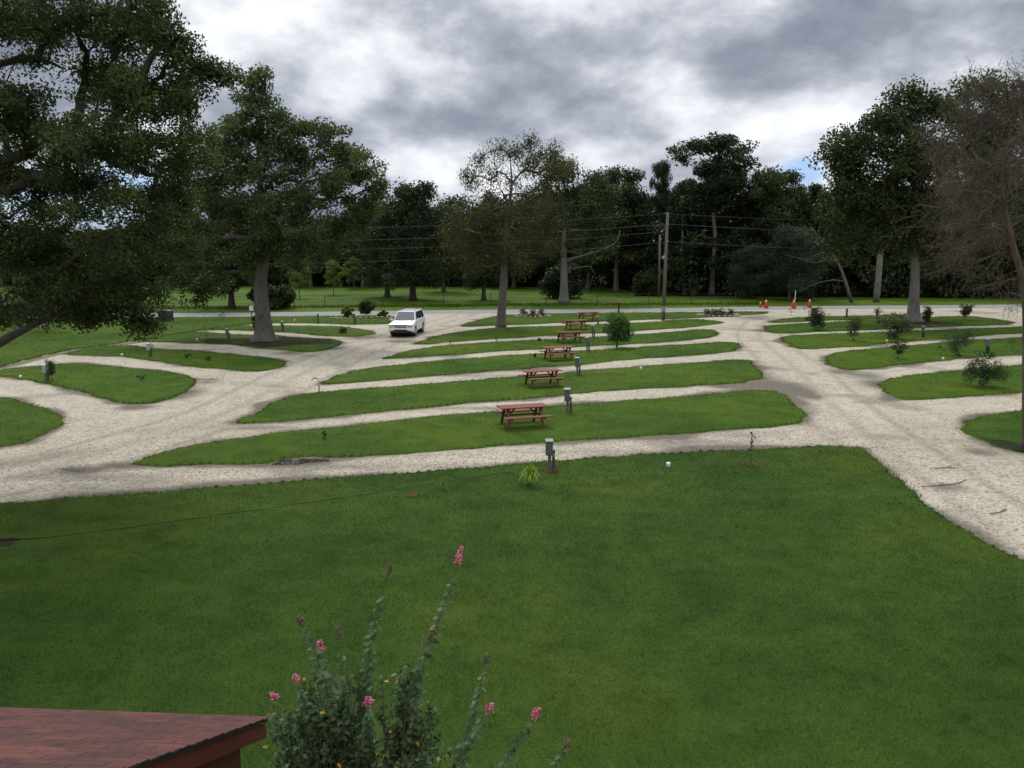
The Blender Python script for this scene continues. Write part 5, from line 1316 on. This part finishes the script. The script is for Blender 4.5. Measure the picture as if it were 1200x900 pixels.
# ------------------------------------------------------------------ crape myrtle in the foreground
def myrtle():
    Ym = 5.6; g = np.random.default_rng(123); b = Vector((P(430, 900, Ym).x, Ym, .05))
    root = empty('crape_myrtle', b, 0, 'tall crape myrtle with pink blooms rising at the bottom of the frame', 'tree')
    st = MB(); LV = []; lv = []; seeds = MB(); org = []
    def leaf(c, d, nrm, L, W, var, out):
        d = d/np.linalg.norm(d); s = np.cross(d, nrm); s /= np.linalg.norm(s)+1e-9; n2 = np.cross(s, d)
        pts = [c, c+d*L*.3+s*W*.5+n2*.1*W, c+d*L*.7+s*W*.42, c+d*L-n2*.15*L, c+d*L*.7-s*W*.42, c+d*L*.3-s*W*.5+n2*.1*W]
        out += pts; return var
    def stalk(path, r, dy, leafy=(0,1), head=None, ll=.060, dense=.0115, headlen=.12):
        pts = [P(x, y, Ym+dy*(1-i/len(path)))-b for i, (x, y) in enumerate(path)]
        # continue down to the common base
        root_pt = pts[-1].copy(); down = [root_pt*.75+Vector((0,0,-.1)), root_pt*.4, Vector((root_pt.x*.12, root_pt.y*.12, 0))]
        L = catmull(pts, .03, False); st.tube(L, np.linspace(r*.45, r, len(L)).tolist(), 5)
        LD = catmull([pts[-1]]+down, .15, False); st.tube(LD, np.linspace(r, r*2.6, len(LD)).tolist(), 6)
        n = len(L); acc = 0; k = 0
        for i in range(1, n):
            acc += (L[i]-L[i-1]).length; u = i/n
            if acc > dense and leafy[0] <= u <= leafy[1]:
                acc = 0; k += 1; t = np.array(L[i]-L[i-1]); t /= -np.linalg.norm(t)      # pointing towards the tip
                for s in (-1, 1):
                    a = (1.57 if k % 2 else 0)*.75+.1+g.normal(0, .25); side = np.array([math.cos(a)*s, math.sin(a)*s, 0])
                    d = side+t*.15+g.normal(0, .15, 3)-np.array([0,0,.35]); nrm = t*.7+side*.5+g.normal(0, .3, 3)+np.array([0,-.35,.1])
                    lv.append(leaf(np.array(L[i]), d, nrm, ll*g.uniform(.75, 1.15)*(.65+.35*min(1, u*3)), ll*.62, float(np.clip(g.normal(.55,.22),0,1)), LV))
        tip = np.array(L[0]); t = np.array(L[0]-L[min(6,n-1)]); t /= np.linalg.norm(t)
        if head:
            seeds = MB(); pet = []; pv = []
            for _ in range(95 if head == 'seed' else 0):
                u = g.random() if head == 'seed' else g.random()-.4
                c = tip+t*(u-.5)*headlen+g.normal(0, .014*(1.4-u), 3); seeds.blob(tuple(c), .0062, (1,1,1), int(g.integers(1e6)), .1)
            if head == 'seed':
                seeds.tube([tuple(tip-t*headlen*.75), tuple(tip), tuple(tip+t*headlen*.5)], [.004,.003,.002], 5)
                for _ in range(26):
                    u = g.uniform(-.7, .45); seeds.tube([tuple(tip+t*u*headlen), tuple(tip+t*(u+.12)*headlen+g.normal(0,.016,3))], [.0025,.002], 4)
            if head == 'seed': seeds.build('seed_head', M['seed'], root)
            if head == 'pink':
                for _ in range(110):
                    u = g.random(); c = tip+t*(u-.25)*headlen+g.normal(0, .0115*(1.25-.9*u), 3); q = leaf(c, g.normal(0,1,3), g.normal(0,1,3), .017, .014, g.random(), pet); pv.append(q)
                np_mesh('bloom', np.array(pet), 6, M['petal'], root, var=np.array(pv))
    stalk([(537,655),(524,700),(510,738),(495,785),(478,850),(455,905)], .006, .1, (.08,.92), 'pink', headlen=.12)
    stalk([(456,669),(447,700),(436,745),(430,790),(425,850),(420,905)], .006, 0, (.12,.8), 'seed', headlen=.10)
    stalk([(352,727),(366,755),(378,790),(392,840),(405,905)], .005, -.1, (.05,.9), 'seed', headlen=.06)
    stalk([(396,742),(399,765),(402,800),(405,850),(412,905)], .005, .15, (.1,.9), 'seed', headlen=.09)
    stalk([(505,745),(494,765),(488,800),(483,850),(468,905)], .005, -.1, (.2,.9), 'seed', headlen=.10)
    stalk([(570,772),(565,795),(556,830),(545,865),(528,905)], .005, .1, (.1,.95), 'seed', headlen=.06)
    stalk([(573,832),(562,848),(550,875),(538,905)], .004, -.1, (.1,.9), 'pink', headlen=.07)
    stalk([(627,838),(618,855),(600,880),(580,910)], .005, .0, (.1,.95), 'pink', headlen=.08)
    stalk([(664,872),(655,890),(640,915),(622,940)], .005, .1, (.1,.95), 'seed', headlen=.07)
    stalk([(322,817),(338,835),(360,862),(385,905)], .004, .1, (.15,.9), 'pink', headlen=.05)
    stalk([(347,796),(355,820),(372,860),(395,905)], .004, -.1, (.1,.9), 'pink', headlen=.04)
    stalk([(376,758),(384,790),(392,830),(402,905)], .004, .2, (.1,.9), 'pink', headlen=.05)
    stalk([(432,822),(430,850),(426,880),(420,910)], .004, -.3, (.1,.9), 'pink', headlen=.05)
    seeds = MB()
    # bushy body
    T = []
    for (x, y, rx, rz, dy, n) in [(350,860,40,30,0,20),(395,835,42,38,.1,26),(385,885,50,30,-.15,24),(440,860,42,34,0,24),(480,830,30,34,.1,16),(500,880,34,26,-.1,16),(425,800,26,22,0,9),(365,810,26,24,.1,11),(330,895,24,20,0,9),(470,790,24,24,0,7),(330,850,26,30,.2,14),(505,850,22,34,.2,12),(455,925,70,28,0,16),(380,940,70,30,0,16),(440,900,60,50,.5,14),(400,930,60,50,-.5,10)]:
        c = np.array(P(x, y, Ym+dy)-b); s = Ym/1000; T.append(ell_pts(c, (rx*s, rx*s*1.2, rz*s), n, g, .5))
    T = np.concatenate(T)
    zb = P(430, 990, Ym).z-b.z
    for i in range(len(T)):
        e = Vector(T[i]); s0 = Vector((e.x*.35, e.y*.35, zb-.3)); mid_ = (s0+e)/2+Vector(g.normal(0,.05,3))
        L = catmull([e, mid_, s0], .06, False); st.tube(L, np.linspace(.0022, .007, len(L)).tolist(), 4, cap=False)
        for k in range(24):
            q = L[min(len(L)-1, int(g.random()**1.3*min(len(L), 8)))]; d = g.normal(0,1,3)+np.array([0,0,.2])
            c = np.array(q)+g.normal(0,.022,3); lv.append(leaf(c, d, g.normal(0,.5,3)+np.array([0,0,1]), .050*g.uniform(.7,1.15), .028, float(np.clip(g.normal(.45,.25),0,1)), LV))
        if g.random() < .35:
            for k in range(14): seeds.blob(tuple(np.array(e)+g.normal(0,.03,3)+np.array([0,0,.03])), .0042, (1,1,1), int(g.integers(1e6)), .1)
    for _ in range(42):
        q = T[g.integers(len(T))]; leaf(q+g.normal(0,.05,3), g.normal(0,1,3), g.normal(0,.4,3)+np.array([0,-.4,1]), .042, .02, 0, org)
    # lower trunks
    for k in range(5):
        a = k*1.26; st.tube([(math.cos(a)*.12, math.sin(a)*.12, 0), (math.cos(a)*.18, math.sin(a)*.18, 1.4), (math.cos(a)*.1, math.sin(a)*.1, zb-.25)], [.035,.028,.012], 8)
    st.build('stems', M['stem'], root, smooth=True)
    np_mesh('foliage', np.array(LV), 6, M['leaf_myrtle'], root, var=np.array(lv))
    np_mesh('withered_leaves', np.array(org), 6, M['leaf_orange'], root, var=g.random(len(org)//6))
    seeds.build('seed_heads', M['seed'], root)
myrtle()

# ------------------------------------------------------------------ sky, sun, camera
w = bpy.data.worlds.new('World'); scn.world = w; w.use_nodes = True
nt = w.node_tree; nt.nodes.clear(); ln = nt.links
SE, SA = 52, -14                            # sun elevation, azimuth from +Y (negative: to the left)
sky = nt.nodes.new('ShaderNodeTexSky'); sky.sky_type = 'NISHITA'; sky.sun_disc = False; sky.sun_elevation = R(SE); sky.sun_rotation = R(SA)
tc = nt.nodes.new('ShaderNodeTexCoord'); sep = nt.nodes.new('ShaderNodeSeparateXYZ'); ln.new(tc.outputs['Generated'], sep.inputs[0])
X, Y, Z = sep.outputs
zc = mth(nt, 'ADD', mth(nt, 'MAXIMUM', Z, 0.0), .26)
cmb = nt.nodes.new('ShaderNodeCombineXYZ'); ln.new(mth(nt, 'DIVIDE', X, zc), cmb.inputs[0]); ln.new(mth(nt, 'DIVIDE', Y, zc), cmb.inputs[1]); cmb.inputs[2].default_value = 3.7
vec = cmb.outputs[0]
n1 = noise(nt, .85, 7, .5, vec=vec, dist=.25); mpv = nt.nodes.new('ShaderNodeVectorMath'); mpv.operation = 'MULTIPLY'; mpv.inputs[1].default_value = (1, 1, 1.75); ln.new(tc.outputs['Generated'], mpv.inputs[0])
n2 = noise(nt, 4.6, 9, .55, vec=mpv.outputs[0], dist=.08)
dens = mth(nt, 'ADD', mth(nt, 'MULTIPLY', n1, .22), mth(nt, 'MULTIPLY', n2, .78))
def spot(px, py, width, amount):
    global dens
    d = ray(px, py).normalized(); dp = nt.nodes.new('ShaderNodeVectorMath'); dp.operation = 'DISTANCE'
    nv = nt.nodes.new('ShaderNodeVectorMath'); nv.operation = 'MULTIPLY'; nv.inputs[1].default_value = (1, 1, 1.9); ln.new(tc.outputs['Generated'], nv.inputs[0])
    ln.new(nv.outputs[0], dp.inputs[0]); dp.inputs[1].default_value = (d.x, d.y, d.z*1.9)
    q = mth(nt, 'DIVIDE', dp.outputs['Value'], width); e = mth(nt, 'POWER', 2.718, mth(nt, 'MULTIPLY', mth(nt, 'MULTIPLY', q, q), -1.0))
    dens = mth(nt, 'ADD', dens, mth(nt, 'MULTIPLY', e, amount))
SPOTS = [(410,60,.10,.13),(290,30,.10,.07),(620,50,.14,-.10),(720,20,.10,-.06),(470,140,.07,-.05),(480,205,.07,.09),(680,175,.10,-.06),(750,115,.09,.08),(880,160,.06,.07),(920,95,.10,-.07),(1110,60,.10,.08),(1000,20,.09,-.02),(330,140,.07,-.03),(570,215,.06,.06),(700,200,.05,.07),(1000,130,.06,.04)]
for s_ in SPOTS: spot(*s_)
cr = ramp(nt, [(.36, (1.65,1.85,2.35)), (.43, (2.35,2.6,3.15)), (.485, (3.5,3.75,4.3)), (.54, (5.5,5.75,6.25)), (.61, (7.8,7.95,8.2))], 'LINEAR'); ln.new(dens, cr.inputs[0])
# brighter towards the zenith, as under any overcast
up = mth(nt, 'ADD', 1.0, mth(nt, 'MULTIPLY', mth(nt, 'MULTIPLY', mth(nt, 'MAXIMUM', mth(nt, 'SUBTRACT', Z, .33), 0.0), 1.0), 2.4))
cl = mixc(nt, 1.0, cr.outputs[0], (1,1,1), 'MULTIPLY')
vm = nt.nodes.new('ShaderNodeVectorMath'); vm.operation = 'SCALE'; ln.new(cl, vm.inputs[0]); ln.new(up, vm.inputs['Scale'])
# gaps of blue
gap = mth(nt, 'ADD', 0.0, 0.0)
sv = dens; dens = noise(nt, 2.6, 6, .6, vec=vec)
dens = mth(nt, 'MULTIPLY', mth(nt, 'SUBTRACT', dens, .5), .9)
for s_ in [(938,203,.045,.75),(125,232,.07,.85),(60,240,.05,.5),(195,255,.05,.6)]: spot(*s_)
gr_ = ramp(nt, [(.33, (0,0,0)), (.6, (1,1,1))]); ln.new(dens, gr_.inputs[0])
blue = mixc(nt, 1.0, sky.outputs[0], (.42,.60,1.0), 'MULTIPLY')
fin = mixc(nt, mth(nt, 'MULTIPLY', gr_.outputs[0], .8), vm.outputs[0], blue)
bg = nt.nodes.new('ShaderNodeBackground'); bg.inputs[1].default_value = .1; ln.new(fin, bg.inputs[0])
out = nt.nodes.new('ShaderNodeOutputWorld'); ln.new(bg.outputs[0], out.inputs[0])

sd = bpy.data.lights.new('sun', 'SUN'); sd.energy = 1.5; sd.angle = R(14); sd.color = (1, .96, .90)
so = bpy.data.objects.new('sun', sd); COL.objects.link(so)
dirv = Vector((math.sin(R(SA))*math.cos(R(SE)), math.cos(R(SA))*math.cos(R(SE)), math.sin(R(SE))))
so.rotation_euler = (-dirv).to_track_quat('-Z', 'Y').to_euler(); so.location = (0, 0, 60)

cd = bpy.data.cameras.new('camera'); cam = bpy.data.objects.new('camera', cd); COL.objects.link(cam)
cd.sensor_width = 36; cd.lens = 30; cd.clip_start = .05; cd.clip_end = 5000
cam.location = (0, 0, CH); cam.rotation_euler = (math.pi/2-TH, 0, 0)
scn.camera = cam
scn.view_settings.view_transform = 'Standard'; scn.view_settings.look = 'None'; scn.view_settings.gamma = 1; scn.view_settings.exposure = 0.42
scn.view_settings.use_curve_mapping = False
